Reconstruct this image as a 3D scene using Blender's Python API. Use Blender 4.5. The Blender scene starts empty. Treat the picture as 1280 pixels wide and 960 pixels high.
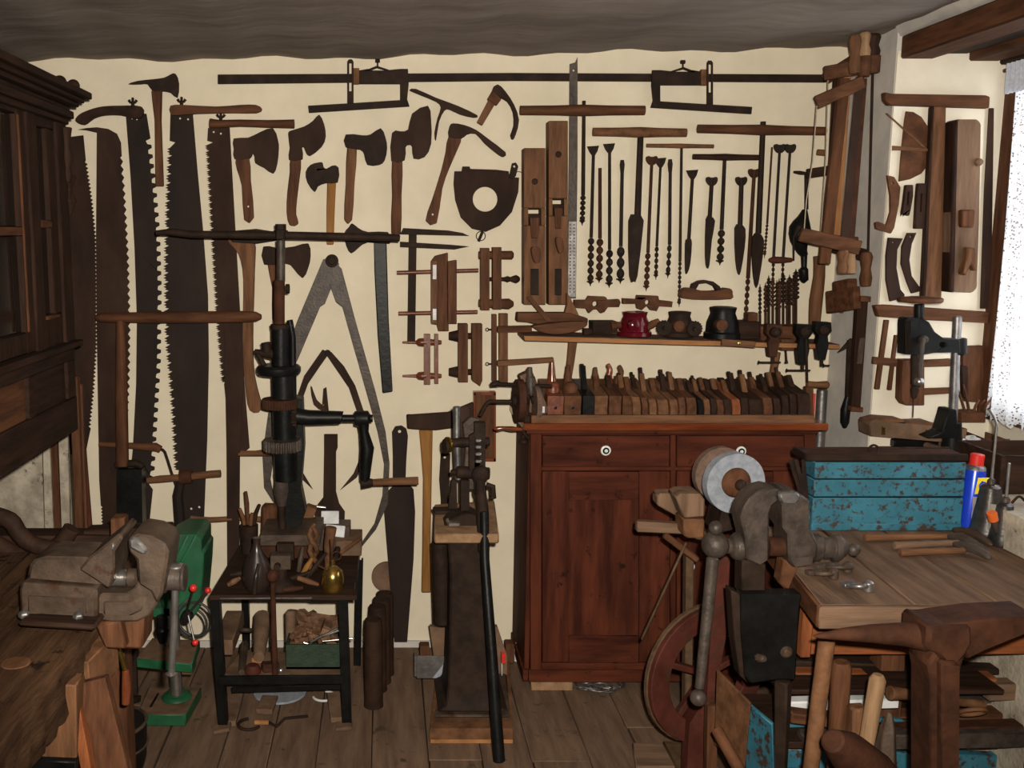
import bpy, bmesh, math, random
from mathutils import Vector, Matrix
from mathutils.geometry import tessellate_polygon
random.seed(7)
C = bpy.context.scene.collection
sc = bpy.context.scene
# ---------------------------------------------------------------- camera, world, flash, exposure
F = 1244.0; PX = 480.0; PITCH = math.radians(8.5); H = 1.72; D = 4.0
cam = bpy.data.cameras.new('camera'); co = bpy.data.objects.new('camera', cam); C.objects.link(co)
cam.sensor_width = 36; cam.lens = 36 * F / 1280; cam.shift_x = (640 - PX) / 1280; cam.clip_start = .02
co.location = (0, 0, H); co.rotation_euler = (math.pi / 2 - PITCH, 0, 0); sc.camera = co
sc.view_settings.view_transform = 'Standard'; sc.view_settings.look = 'None'
sc.view_settings.gamma = 1; sc.view_settings.use_curve_mapping = False
sc.view_settings.exposure = 0
w = bpy.data.worlds.new('World'); sc.world = w; w.use_nodes = True
w.node_tree.nodes['Background'].inputs[0].default_value = (.86, .93, 1, 1)
w.node_tree.nodes['Background'].inputs[1].default_value = 5.5
fl = bpy.data.lights.new('camera_flash', 'SPOT'); fo = bpy.data.objects.new('camera_flash', fl); C.objects.link(fo)
fl.energy = 490; fl.color = (1, .925, .80); fl.shadow_soft_size = .018; fl.spot_size = math.radians(92); fl.spot_blend = .75
fo.location = (.055, .02, H + .06)
fo.rotation_euler = (Vector((.45, 4, 1.5)) - Vector(fo.location)).to_track_quat('-Z', 'Y').to_euler()

# ---------------------------------------------------------------- geometry helpers
SP, CP = math.sin(PITCH), math.cos(PITCH)
def ray(x, y):
    s = (480 - y) / F
    return Vector(((x - PX) / F, CP + s * SP, -SP + s * CP))
CAM = Vector((0, 0, H))
def P(x, y, Y): r = ray(x, y); return CAM + r * (Y / r.y)          # point seen at (x, y) at distance Y
def Q(x, y, z): r = ray(x, y); return CAM + r * ((z - H) / r.z)    # ... at height z
def S(s): return [tuple(float(c) for c in t.split(',')) for t in s.split()] if isinstance(s, str) else list(s)
def catmull(p, n=4, closed=True):
    o = []; m = len(p); rng = m if closed else m - 1
    for i in range(rng):
        g = (lambda k: p[k % m]) if closed else (lambda k: p[max(0, min(m - 1, k))])
        a, b, c, d = g(i - 1), g(i), g(i + 1), g(i + 2)
        for k in range(n):
            t = k / n
            o.append(tuple(.5 * (2 * b[j] + (c[j] - a[j]) * t + (2 * a[j] - 5 * b[j] + 4 * c[j] - d[j]) * t * t + (3 * b[j] - a[j] - 3 * c[j] + d[j]) * t ** 3) for j in range(len(b))))
    if not closed: o.append(tuple(p[-1]))
    return o
class M:
    def __init__(s, v=None, f=None): s.v = v or []; s.f = f or []
    def __add__(s, o): n = len(s.v); return M(s.v + o.v, s.f + [tuple(i + n for i in f) for f in o.f])
    def at(s, loc, rot=(0, 0, 0), sc=1):
        from mathutils import Euler
        m = Matrix.Translation(loc) @ Euler(rot).to_matrix().to_4x4() @ Matrix.Scale(sc, 4)
        return M([m @ Vector(v) for v in s.v], s.f)
def J(*a):
    r = M()
    for x in a: r = r + x
    return r
def ex(loop, depth, holes=()):
    """extrude loops of 3-D points by vector depth"""
    loops = [[Vector(p) for p in l] for l in [loop] + list(holes)]
    flat = [p for l in loops for p in l]; n = len(flat)
    tris = tessellate_polygon(loops); dv = Vector(depth)
    v = flat + [p + dv for p in flat]
    f = [tuple(t) for t in tris] + [tuple(i + n for i in reversed(t)) for t in tris]
    k = 0
    for l in loops:
        m = len(l)
        for i in range(m):
            a, b = k + i, k + (i + 1) % m
            f.append((a, b, b + n, a + n))
        k += m
    return M(v, f)
def pl(s, d, th, holes=(), sm=0, Y0=D):
    """profile seen in the picture, its back d metres off the wall Y0, th thick"""
    Y = Y0 - d - th; c = S(s)
    if sm: c = catmull(c, sm)
    return ex([P(x, y, Y) for x, y in c], (0, th, 0), [[P(x, y, Y) for x, y in S(h)] for h in holes])
def circ(x, y, r, n=20, ry=None): return [(x + r * math.cos(2 * math.pi * i / n), y + (ry or r) * math.sin(2 * math.pi * i / n)) for i in range(n)]
def pb(x0, y0, x1, y1, d, th, Y0=D): return pl([(x0, y0), (x1, y0), (x1, y1), (x0, y1)], d, th, Y0=Y0)
def tube(pts, r, n=10, cap=True, flat=1):
    pts = [Vector(p) for p in pts]; m = len(pts)
    r = list(r) if hasattr(r, '__len__') else [r] * m
    v = []; f = []; up = None
    for i in range(m):
        t = (pts[min(i + 1, m - 1)] - pts[max(i - 1, 0)]); t = t.normalized() if t.length > 1e-9 else Vector((0, 0, 1))
        if up is None:
            up = t.cross(Vector((0, 1, 0)) if abs(t.y) < .9 else Vector((1, 0, 0))).normalized()
        up = (up - t * up.dot(t)).normalized(); b = t.cross(up)
        for k in range(n):
            a = 2 * math.pi * k / n
            v.append(pts[i] + (up * math.cos(a) + b * math.sin(a) * flat) * r[i])
    for i in range(m - 1):
        for k in range(n):
            a, b2 = i * n + k, i * n + (k + 1) % n
            f.append((a, b2, b2 + n, a + n))
    if cap: f.append(tuple(range(n - 1, -1, -1))); f.append(tuple((m - 1) * n + k for k in range(n)))
    return M(v, f)
def tb(s, r, d, n=10, sm=0, Y0=D, flat=1):
    """tube through picture points, radii in pixels"""
    c = S(s); Y = Y0 - d; r = list(r) if hasattr(r, '__len__') else [r] * len(c)
    if sm:
        q = catmull([(a[0], a[1], b) for a, b in zip(c, r)], sm, False); c = [(a[0], a[1]) for a in q]; r = [a[2] for a in q]
    return tube([P(x, y, Y) for x, y in c], [a * Y / F for a in r], n, True, flat)
def t3(s, r, n=10, sm=0):
    """tube through 'x,y,Y' points, r in metres"""
    c = S(s); r = list(r) if hasattr(r, '__len__') else [r] * len(c)
    if sm:
        q = catmull([tuple(a) + (b,) for a, b in zip(c, r)], sm, False); c = [a[:3] for a in q]; r = [a[3] for a in q]
    return tube([P(*a) for a in c], r, n)
def box(x0, x1, y0, y1, z0, z1):
    v = [Vector((x, y, z)) for z in (z0, z1) for y in (y0, y1) for x in (x0, x1)]
    return M(v, [(0, 2, 3, 1), (4, 5, 7, 6), (0, 1, 5, 4), (2, 6, 7, 3), (0, 4, 6, 2), (1, 3, 7, 5)])
def cb(c, s, rot=(0, 0, 0)): return box(-s[0] / 2, s[0] / 2, -s[1] / 2, s[1] / 2, -s[2] / 2, s[2] / 2).at(c, rot)
def beam(a, b, w, h, up=(0, 0, 1)):
    a, b = Vector(a), Vector(b); t = (b - a).normalized(); u = Vector(up)
    if abs(t.dot(u)) > .95: u = Vector((0, 1, 0))
    s = t.cross(u).normalized(); u = s.cross(t)
    v = [p + s * (i * w / 2) + u * (j * h / 2) for p in (a, b) for i, j in ((-1, -1), (1, -1), (1, 1), (-1, 1))]
    return M(v, [(3, 2, 1, 0), (4, 5, 6, 7), (0, 1, 5, 4), (1, 2, 6, 5), (2, 3, 7, 6), (3, 0, 4, 7)])
def rod(a, b, r, r2=None, n=12): return tube([a, b], [r, r if r2 is None else r2], n)
def lathe(prof, o, ax=(0, 0, 1), n=20):
    ax = Vector(ax).normalized(); return tube([Vector(o) + ax * t for r, t in prof], [max(r, 1e-4) for r, t in prof], n) if all(prof[i][1] != prof[i + 1][1] for i in range(len(prof) - 1)) else lathe([(r, t + i * 1e-5) for i, (r, t) in enumerate(prof)], o, ax, n)
def ball(c, r, n=14, sz=1): return lathe([(r * math.sin(math.pi * i / 10) + 1e-4, -r * sz * math.cos(math.pi * i / 10)) for i in range(11)], c, (0, 0, 1), n)
def ring(c, R, r, ax=(0, 1, 0), n=24, a0=0, a1=2 * math.pi):
    ax = Vector(ax).normalized(); u = ax.orthogonal().normalized(); w_ = ax.cross(u); full = abs(a1 - a0 - 2 * math.pi) < 1e-6
    pts = [Vector(c) + (u * math.cos(a0 + (a1 - a0) * i / n) + w_ * math.sin(a0 + (a1 - a0) * i / n)) * R for i in range(n + 1)]
    m = 8; v = []; f = []
    for i, p in enumerate(pts[:-1] if full else pts):
        e = (p - Vector(c)).normalized()
        for k in range(m): a = 2 * math.pi * k / m; v.append(p + (e * math.cos(a) + ax * math.sin(a)) * r)
    N = n if full else n + 1
    for i in range(N if full else N - 1):
        for k in range(m):
            j = (i + 1) % N; f.append((i * m + k, i * m + (k + 1) % m, j * m + (k + 1) % m, j * m + k))
    return M(v, f)
def wheel(c, R, th, ax=(0, 1, 0), n=28, hole=0, teeth=0, amp=0):
    ax = Vector(ax).normalized(); u = ax.orthogonal().normalized(); w_ = ax.cross(u); c = Vector(c)
    N = teeth * 4 if teeth else n
    o = []
    for i in range(N):
        a = 2 * math.pi * i / N; r = R + (amp if teeth and i % 4 in (0, 1) else 0); o.append(c - ax * th / 2 + (u * math.cos(a) + w_ * math.sin(a)) * r)
    hs = [[c - ax * th / 2 + (u * math.cos(2 * math.pi * i / n) + w_ * math.sin(2 * math.pi * i / n)) * hole for i in range(n)]] if hole else []
    return ex(o, ax * th, hs)

# ---------------------------------------------------------------- materials
MAT = {}
EARTH = set('wood brown dark light pale dusty polish bench rust cast grind2 orangew redp scrap tube redpaint belt grey_iron ochre iron'.split())
def mat(name, c1, c2, sc_=12, rough=.7, metal=0, bump=.25, st=(1, 1, 1), emi=0, spec=.5, det=5, lo=.35, hi=.65, c3=None, s3=3, l3=.55):
    k_ = name.rstrip('XYZ')
    if k_ in EARTH - {'polish', 'redp', 'cast', 'grey_iron'}: spec = min(spec, .12); rough = max(rough, .68); metal = 0
    m = bpy.data.materials.new(name); m.use_nodes = True; nt = m.node_tree; N = nt.nodes; L = nt.links; b = N['Principled BSDF']
    if name.rstrip('XYZ') in EARTH: c1, c2, c3 = [c and (c[0] * .92, c[1] * .74, c[2] * .62) for c in (c1, c2, c3)]
    tc = N.new('ShaderNodeTexCoord'); oi = N.new('ShaderNodeObjectInfo'); mp = N.new('ShaderNodeMapping'); ad = N.new('ShaderNodeVectorMath'); ad.operation = 'MULTIPLY_ADD'
    cm = N.new('ShaderNodeCombineXYZ')
    for i in range(3): L.new(oi.outputs['Random'], cm.inputs[i])
    L.new(cm.outputs[0], ad.inputs[0]); ad.inputs[1].default_value = (13, 7, 9); L.new(tc.outputs['Object'], ad.inputs[2])
    mp.inputs['Scale'].default_value = st; L.new(ad.outputs[0], mp.inputs[0])
    n1 = N.new('ShaderNodeTexNoise'); n1.inputs['Scale'].default_value = sc_; n1.inputs['Detail'].default_value = det; n1.inputs['Roughness'].default_value = .62; L.new(mp.outputs[0], n1.inputs['Vector'])
    cr = N.new('ShaderNodeValToRGB'); cr.color_ramp.elements[0].position = lo; cr.color_ramp.elements[1].position = hi
    cr.color_ramp.elements[0].color = (*c1, 1); cr.color_ramp.elements[1].color = (*c2, 1); L.new(n1.outputs[0], cr.inputs[0]); out = cr.outputs[0]
    if c3:
        n3 = N.new('ShaderNodeTexNoise'); n3.inputs['Scale'].default_value = s3; n3.inputs['Detail'].default_value = 8; n3.inputs['Roughness'].default_value = .7; L.new(ad.outputs[0], n3.inputs['Vector'])
        r3 = N.new('ShaderNodeValToRGB'); r3.color_ramp.elements[0].position = l3; r3.color_ramp.elements[1].position = l3 + .06; L.new(n3.outputs[0], r3.inputs[0])
        mx = N.new('ShaderNodeMixRGB'); L.new(r3.outputs[0], mx.inputs[0]); L.new(out, mx.inputs[1]); mx.inputs[2].default_value = (*c3, 1); out = mx.outputs[0]
    L.new(out, b.inputs['Base Color']); b.inputs['Roughness'].default_value = rough; b.inputs['Metallic'].default_value = metal; b.inputs['Specular IOR Level'].default_value = spec
    if bump:
        n2 = N.new('ShaderNodeTexNoise'); n2.inputs['Scale'].default_value = sc_ * 4; n2.inputs['Detail'].default_value = 4; L.new(mp.outputs[0], n2.inputs['Vector'])
        bp = N.new('ShaderNodeBump'); bp.inputs['Strength'].default_value = bump; bp.inputs['Distance'].default_value = .004; L.new(n2.outputs[0], bp.inputs['Height']); L.new(bp.outputs[0], b.inputs['Normal'])
    if emi: b.inputs['Emission Color'].default_value = (*c2, 1); b.inputs['Emission Strength'].default_value = emi
    MAT[name] = m; return m
AX = {'': (1, 1, 1), 'X': (.12, 1, 1), 'Y': (1, .12, 1), 'Z': (1, 1, .12)}
def wood(name, c1, c2, rough=.6, sc_=45, bump=.3, c3=None, spec=.4):
    for a, s in AX.items(): mat(name + a, c1, c2, sc_ if a else sc_ * .4, rough, 0, bump, s, spec=spec, c3=c3, s3=14, l3=.6)
mat('iron', (.016, .012, .010), (.034, .024, .019), 18, .5, .15, .3, spec=.3)
mat('black', (.004, .0038, .0036), (.009, .0085, .008), 14, .42, 0, .25, spec=.16)
mat('rust', (.035, .018, .012), (.075, .035, .022), 16, .75, .1, .4)
mat('blade', (.022, .012, .009), (.046, .024, .016), 7, .75, 0, .2, (1, 1, .4), spec=.12)
mat('blade_dark', (.014, .009, .0075), (.028, .016, .012), 7, .75, 0, .2, (1, 1, .4), spec=.2)
mat('grey_iron', (.040, .038, .038), (.085, .078, .074), 25, .48, .15, .4, spec=.3)
mat('cast', (.042, .034, .028), (.092, .075, .062), 14, .52, .1, .5, spec=.3, c3=(.05, .028, .018), s3=11, l3=.56)
mat('steel', (.35, .33, .31), (.55, .52, .49), 20, .28, .9, .1)
mat('dull_steel', (.15, .14, .14), (.30, .28, .27), 20, .42, .8, .2)
mat('dark_steel', (.06, .055, .05), (.13, .12, .115), 20, .3, .75, .15)
mat('brass', (.45, .28, .06), (.75, .50, .14), 8, .2, .95, .05)
wood('redp', (.10, .03, .014), (.20, .065, .03), .35); wood('orangew', (.16, .06, .028), (.30, .12, .05), .6)
wood('wood', (.095, .054, .032), (.20, .115, .066))
wood('brown', (.060, .030, .018), (.135, .069, .039))
wood('dark', (.018, .011, .009), (.042, .025, .018), .6)
wood('light', (.24, .13, .06), (.40, .23, .11))
wood('pale', (.22, .16, .10), (.36, .27, .18))
wood('ochre', (.20, .11, .035), (.34, .20, .07))
wood('polish', (.11, .028, .010), (.22, .065, .022), .22, 30, .05, spec=.6)
wood('cab', (.036, .010, .006), (.105, .028, .014), .68, 22, .08, c3=(.022, .008, .006), spec=.06)
wood('bench', (.035, .020, .012), (.095, .060, .036), .8, 30, .8, c3=(.02, .012, .008))
wood('dusty', (.11, .082, .062), (.22, .165, .125), .85, 26, .5)
wood('floorw', (.10, .057, .034), (.18, .108, .066), .85, 30, .5, c3=(.06, .037, .022))
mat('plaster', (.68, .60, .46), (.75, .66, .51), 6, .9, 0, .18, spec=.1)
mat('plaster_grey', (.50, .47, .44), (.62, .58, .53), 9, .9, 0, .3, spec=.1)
mat('plaster_niche', (.72, .64, .50), (.80, .73, .60), 5, .9, 0, .35, spec=.1, c3=(.50, .42, .31), s3=4, l3=.66)
mat('ceil', (.20, .165, .14), (.32, .27, .235), 5, .95, 0, .8, (.3, 1, 1), spec=.05)
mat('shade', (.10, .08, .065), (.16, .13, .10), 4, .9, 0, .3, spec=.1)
mat('stone', (.30, .25, .19), (.55, .48, .38), 12, .9, 0, .9, c3=(.10, .07, .05), s3=7, l3=.56)
mat('blue', (.022, .115, .165), (.04, .175, .245), 9, .5, 0, .15, c3=(.045, .026, .018), s3=55, l3=0.535)
mat('blue_mid', (.022, .115, .165), (.04, .175, .245), 9, .5, 0, .15, c3=(.045, .026, .018), s3=26, l3=0.52)
mat('green', (.008, .06, .025), (.016, .11, .045), 10, .45, 0, .1)
mat('dark_green', (.008, .022, .012), (.02, .04, .02), 30, .6, 0, .3, c3=(.06, .05, .03), s3=30, l3=.62)
mat('redpaint', (.055, .018, .014), (.10, .034, .028), 10, .6, 0, .3, c3=(.05, .03, .022), s3=24, l3=.55)
mat('enamel', (.07, .004, .008), (.12, .006, .012), 5, .12, 0, 0, c3=None)
mat('red', (.55, .02, .015), (.7, .03, .02), 5, .35, 0, 0)
mat('orange', (.55, .10, .02), (.75, .16, .03), 5, .35, 0, 0)
mat('grind', (.20, .22, .26), (.30, .32, .36), 60, .85, 0, .4)
mat('grind2', (.12, .09, .08), (.2, .16, .14), 50, .85, 0, .4)
mat('blue_can', (.01, .04, .45), (.012, .05, .55), 5, .25, .2, 0)
mat('yellow', (.8, .6, .02), (.85, .65, .03), 5, .4, 0, 0)
mat('white', (.72, .72, .70), (.82, .82, .8), 5, .35, 0, 0)
mat('porcelain', (.75, .75, .72), (.85, .85, .82), 5, .15, 0, 0)
mat('cord', (.30, .24, .17), (.42, .34, .25), 60, .9, 0, .5)
mat('cable', (.02, .02, .02), (.03, .03, .03), 20, .5, 0, 0)
mat('belt', (.07, .05, .035), (.12, .09, .06), 30, .8, 0, .2)
mat('paper', (.5, .5, .5), (.7, .7, .72), 20, .6, 0, 0)
mat('scrap', (.10, .06, .04), (.25, .17, .12), 30, .7, .2, .3)
mat('tube', (.022, .014, .011), (.045, .028, .02), 14, .5, .2, .2)
mat('glassy', (.02, .014, .012), (.035, .02, .015), 6, .3, 0, 0)
m = mat('pane', (.012, .008, .006), (.018, .012, .01), 5, .12, 0, 0, spec=.3)

# ---------------------------------------------------------------- object builders
def mesh(name, g, mt, smooth=None, bev=0):
    me = bpy.data.meshes.new(name); me.from_pydata([tuple(v) for v in g.v], [], g.f); me.materials.append(MAT[mt])
    bm = bmesh.new(); bm.from_mesh(me); bmesh.ops.recalc_face_normals(bm, faces=bm.faces); bm.to_mesh(me); bm.free()
    o = bpy.data.objects.new(name, me); C.objects.link(o)
    me.shade_smooth() if hasattr(me, 'shade_smooth') else None
    try: me.set_sharp_from_angle(angle=math.radians(38))
    except Exception: pass
    if bev:
        b = o.modifiers.new('bevel', 'BEVEL'); b.width = bev; b.segments = 1; b.limit_method = 'ANGLE'; b.angle_limit = math.radians(40); b.harden_normals = False
    return o
def setp(o, label, cat, g=None):
    o['label'] = label; o['category'] = cat
    if g: o['group'] = g
def T(name, label, cat, *parts, g=None, bev=0.0012):
    """parts: (name, material, geometry[, [sub parts]][, label]); one part named '' = the thing itself"""
    allv = []
    for p in parts:
        allv += p[2].v
    lo = [min(v[i] for v in allv) for i in range(3)]; hi = [max(v[i] for v in allv) for i in range(3)]
    base = Vector(((lo[0] + hi[0]) / 2, (lo[1] + hi[1]) / 2, lo[2])); tr = Matrix.Translation(-base)
    def mk(p, parent):
        o = mesh(p[0] or name, p[2], p[1], bev=bev); o.data.transform(tr)
        if parent: o.parent = parent
        for e in p[3:]:
            if isinstance(e, str): o['label'] = e
            elif e:
                for q in e: mk(q, o)
        return o
    if len(parts) == 1 and parts[0][0] == '':
        o = mk(parts[0], None); o.location = base; setp(o, label, cat, g); return o
    r = bpy.data.objects.new(name, None); r.empty_display_size = .05; C.objects.link(r)
    for p in parts: mk(p, r)
    r.location = base; setp(r, label, cat, g); return r
def copy_thing(o, loc, rz=0, label=None, mats=None):
    def cp(x, par):
        c = x.copy(); C.objects.link(c); c.parent = par
        for ch in [h for h in KIDS.get(x.name, [])]: cp(ch, c)
        return c
    KIDS = {}
    for h in list(bpy.data.objects):
        if h.parent: KIDS.setdefault(h.parent.name, []).append(h)
    c = cp(o, None); c.location = loc; c.rotation_euler = (0, 0, rz)
    if label: c['label'] = label
    return c
def ST(name, g, mt, parent=None, bev=0):
    o = mesh(name, g, mt, bev=bev)
    if parent: o.parent = parent
    else: o['kind'] = 'structure'
    return o

# ---------------------------------------------------------------- structure
CZ = lambda x: 2.407 + .014 * x                       # the ceiling sinks a little to the left
XL, XR, YN = -1.62, 1.80, 3.63                        # left wall, right wall, far side of the window niche
ST('wall_back', box(XL - .3, 2.6, D, D + .3, -.05, 2.7), 'plaster')
ST('wall_left', box(XL - .3, XL, -1.5, D, -.05, 2.7), 'shade')
ST('wall_front', box(XL, 2.6, -1.7, -1.5, -.05, 2.7), 'shade')
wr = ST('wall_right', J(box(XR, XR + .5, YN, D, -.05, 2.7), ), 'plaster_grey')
ST('wall_right', box(XR, XR + .5, 2.0, YN, -.05, .93), 'stone')
ST('wall_right', box(XR, XR + .5, -1.5, 2.0, -.05, 2.7), 'stone')
ST('wall_niche', box(XR + .002, 2.25, YN - .006, YN, .93, 2.36), 'plaster_niche')
ST('wall_outer', J(box(2.24, 2.4, 2.0, 2.25, .93, 2.7), box(2.24, 2.4, 3.59, YN, .93, 2.7), box(2.24, 2.4, 2.25, 3.59, .93, 1.08), box(2.24, 2.4, 2.25, 3.59, 2.31, 2.7)), 'plaster_niche')
# uneven ceiling
cv = []; cf = []; nx, ny = 60, 40
for j in range(ny + 1):
    for i in range(nx + 1):
        x = XL + (XR + .02 - XL) * i / nx; y = -1.5 + (D + 1.5) * j / ny
        cv.append(Vector((x, y, CZ(x) + .006 * math.sin(x * 9 + y * 3) + .005 * math.sin(x * 23 + 1.3 * y) + .004 * math.sin(y * 17 + x * 2))))
for j in range(ny):
    for i in range(nx):
        a = j * (nx + 1) + i; cf.append((a, a + 1, a + nx + 2, a + nx + 1))
ce = ST('ceiling', M(cv, cf) + box(XL, 2.4, -1.5, D, 2.52, 2.6), 'ceil')
# plaster strip above the lintel, lintel beams over the window niche
cv = []; cf = []
for i in range(31):
    y = -1.5 + 5.13 * i / 30
    for k, (dx, z) in enumerate(((-.016, CZ(XR) + .012), (-.004, CZ(XR) - .006), (.016, 2.414), (.04, 2.41))):
        cv.append(Vector((XR + dx + .008 * math.sin(y * 11 + k), y, z + .006 * math.sin(y * 19 + 2 * k))))
for i in range(30):
    for k in range(3): a = i * 4 + k; cf.append((a, a + 1, a + 5, a + 4))
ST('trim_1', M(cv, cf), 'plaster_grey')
lin = ST('trim_2', box(XR + .014, XR + .13, -1.4, YN, 2.333, 2.412), 'brownY', bev=.006)
ST('beam', box(XR + .132, XR + .25, -1.4, YN - .002, 2.350, 2.42), 'darkY', lin, .006)
ST('beam', box(XR + .253, XR + .36, -1.4, YN - .002, 2.325, 2.42), 'brownY', lin, .006)
ST('beam', box(XR + .362, XR + .455, -1.4, YN - .002, 2.312, 2.42), 'darkY', lin, .006)
# floor boards
fb = ST('floor', box(XL, XR, -1.5, D, -.06, -.022), 'dark')
x = XL; i = 0
while x < XR - .02:
    wd = random.uniform(.15, .21); x1 = min(x + wd, XR); ys = [-1.5, random.uniform(.5, 2.6), D] if i % 2 else [-1.5, random.uniform(2.9, 3.5), D]
    for a, b in zip(ys, ys[1:]):
        ST('floor_board', box(x + .0012, x1 - .0012, a + .0015, b - .0015, -.022, random.uniform(-.003, 0)), 'floorwY', fb, .003)
    x = x1; i += 1
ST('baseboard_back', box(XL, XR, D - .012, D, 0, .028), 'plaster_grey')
# window: frame, panes, lace curtain
wf = ST('window_1', J(box(2.19, 2.26, 3.53, YN - .006, 1.06, 2.33), box(2.20, 2.26, 2.2, 2.3, 1.06, 2.33), box(2.20, 2.26, 2.3, 3.53, 2.26, 2.33), box(2.20, 2.26, 2.3, 3.53, 1.06, 1.13), box(2.22, 2.25, 2.88, 2.95, 1.13, 2.26), box(2.225, 2.245, 2.3, 3.53, 1.74, 1.77)), 'brownZ')
for a, b in ((2.3, 2.88), (2.95, 3.53)):
    for c, d in ((1.13, 1.74), (1.77, 2.26)):
        o = ST('pane', box(2.232, 2.236, a, b, c, d), 'pane', wf)
gm = bpy.data.materials.new('window_glass'); gm.use_nodes = True; b = gm.node_tree.nodes['Principled BSDF']; b.inputs['Transmission Weight'].default_value = 1; b.inputs['Roughness'].default_value = 0; b.inputs['IOR'].default_value = 1.45
nt = gm.node_tree; tr_ = nt.nodes.new('ShaderNodeBsdfTransparent'); gl_ = nt.nodes.new('ShaderNodeBsdfGlossy'); gl_.inputs['Roughness'].default_value = .02
ms = nt.nodes.new('ShaderNodeMixShader'); ms.inputs[0].default_value = .08; nt.links.new(tr_.outputs[0], ms.inputs[1]); nt.links.new(gl_.outputs[0], ms.inputs[2])
nt.links.new(ms.outputs[0], nt.nodes['Material Output'].inputs[0])
for ch in bpy.data.objects:
    if ch.name.startswith('pane'): ch.data.materials[0] = gm
cm_ = bpy.data.materials.new('lace'); cm_.use_nodes = True; nt = cm_.node_tree; nt.nodes.clear(); N = nt.nodes.new
out = N('ShaderNodeOutputMaterial'); df = N('ShaderNodeBsdfDiffuse'); tl = N('ShaderNodeBsdfTranslucent'); tp = N('ShaderNodeBsdfTransparent'); m1 = N('ShaderNodeMixShader'); m2 = N('ShaderNodeMixShader')
df.inputs[0].default_value = tl.inputs[0].default_value = (.85, .85, .87, 1); m1.inputs[0].default_value = .55
tc = N('ShaderNodeTexCoord'); vo = N('ShaderNodeTexVoronoi'); vo.inputs['Scale'].default_value = 110; n3 = N('ShaderNodeTexNoise'); n3.inputs['Scale'].default_value = 9
r1 = N('ShaderNodeValToRGB'); r1.color_ramp.elements[0].position = .28; r1.color_ramp.elements[1].position = .42
r1.color_ramp.elements[0].color = (.75, .75, .75, 1); r1.color_ramp.elements[1].color = (.04, .04, .04, 1)
L = nt.links.new; L(tc.outputs['Object'], vo.inputs['Vector']); L(vo.outputs['Distance'], r1.inputs[0]); L(df.outputs[0], m1.inputs[1]); L(tl.outputs[0], m1.inputs[2])
L(r1.outputs[0], m2.inputs[0]); L(m1.outputs[0], m2.inputs[1]); L(tp.outputs[0], m2.inputs[2]); L(m2.outputs[0], out.inputs[0]); MAT['lace'] = cm_
cv = []; cf = []; ny, nz = 120, 24
for i in range(ny + 1):
    y = 3.51 - 1.24 * i / ny
    for k in range(nz + 1):
        t = k / nz; z = 1.075 + 1.22 * t; amp = .012 + .010 * (1 - t)
        cv.append(Vector((2.155 + amp * math.sin(i * .75 + .6 * math.sin(t * 3)), y, z + (.012 * math.sin(i * 1.9) if k == 0 else 0))))
for i in range(ny):
    for k in range(nz): a = i * (nz + 1) + k; cf.append((a, a + 1, a + nz + 2, a + nz + 1))
cu = M(cv, cf)
hd = M([Vector((2.135 + .014 * math.sin(i * 2.1), 3.535 - 1.26 * i / 150, z)) for i in range(151) for z in (2.20, 2.255, 2.30)], [(i * 3 + k, i * 3 + k + 1, i * 3 + k + 4, i * 3 + k + 3) for i in range(150) for k in range(2)])
mat('valance', (.40, .42, .50), (.55, .57, .64), 60, .9, 0, .4)
T('lace_curtain', 'white lace curtain with gathered grey heading over the bright window', 'curtain', ('cloth', 'lace', cu), ('gathered_heading', 'valance', hd), ('curtain_rod', 'brown', rod((2.155, 3.58, 2.285), (2.155, 2.25, 2.285), .007)))
# ---------------------------------------------------------------- tools hung on the back wall
def teeth(s, pitch, amp, side, kind='v', dense=0):
    c = S(s); seg = [math.dist(a, b) for a, b in zip(c, c[1:])]; tot = sum(seg); n = max(1, int(tot / pitch)); o = []
    def at(t):
        t = max(0, min(tot - 1e-6, t))
        for (a, b), l in zip(zip(c, c[1:]), seg):
            if t <= l: u = t / l; dx, dy = (b[0] - a[0]) / l, (b[1] - a[1]) / l; return a[0] + dx * t, a[1] + dy * t, -dy * side, dx * side
            t -= l
        return c[-1] + (0, 0)
    pat = {'v': ((0, 0), (.5, 1)), 'g': ((0, 0), (.12, 1), (.45, 1), (.6, .1), (.85, 0)), 'm': ((0, -.6), (.1, .6), (.25, .1), (.4, 1), (.55, .1), (.7, 1), (.85, .1))}[kind]
    p = tot / n
    for i in range(n):
        for t, a in pat:
            x, y, nx_, ny_ = at((i + t) * p); o.append((x + nx_ * amp * a, y + ny_ * amp * a))
    return o
SG = 'crosscut saws on the left of the wall'
wing = lambda x, y, d=.03: J(tb([(x, y + 9), (x, y)], 2.2, d, 8), tb([(x - 5, y - 2), (x - 3, y + 1), (x, y + 2)], [2, 1.6, 1.6], d, 8), tb([(x + 5, y - 2), (x + 3, y + 1), (x, y + 2)], [2, 1.6, 1.6], d, 8), tb([(x, y - 5), (x, y + 1)], 1.7, d, 8))
T('crosscut_saw', 'narrow rusty crosscut saw blade half hidden behind the cupboard edge', 'saw', ('', 'blade', pl(S('80,172 104,169 107,200') + teeth('106,203 113,250 118,300 119,360 119,430 115,490 110,538', 5, 3, -1) + S('112,541 107,566 88,568 80,480 78,300'), .012, .004)), g=SG, bev=0)
T('crosscut_saw', 'pit saw blade with a beak-like curved tip at its top', 'saw', ('', 'blade', pl(S('97,162 108,160 121,159 135,161 146,167 151,178 152,195') + teeth('150,197 154,250 158,320 160,400 159,480 155,560 150,620 143,668', 10, 3.2, -1) + S('130,672') + teeth('129,666 128,630', 4, 2, -1) + S('124,600 121,420 120,300 121,166 108,163'), .020, .004)), g=SG, bev=0)
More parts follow.
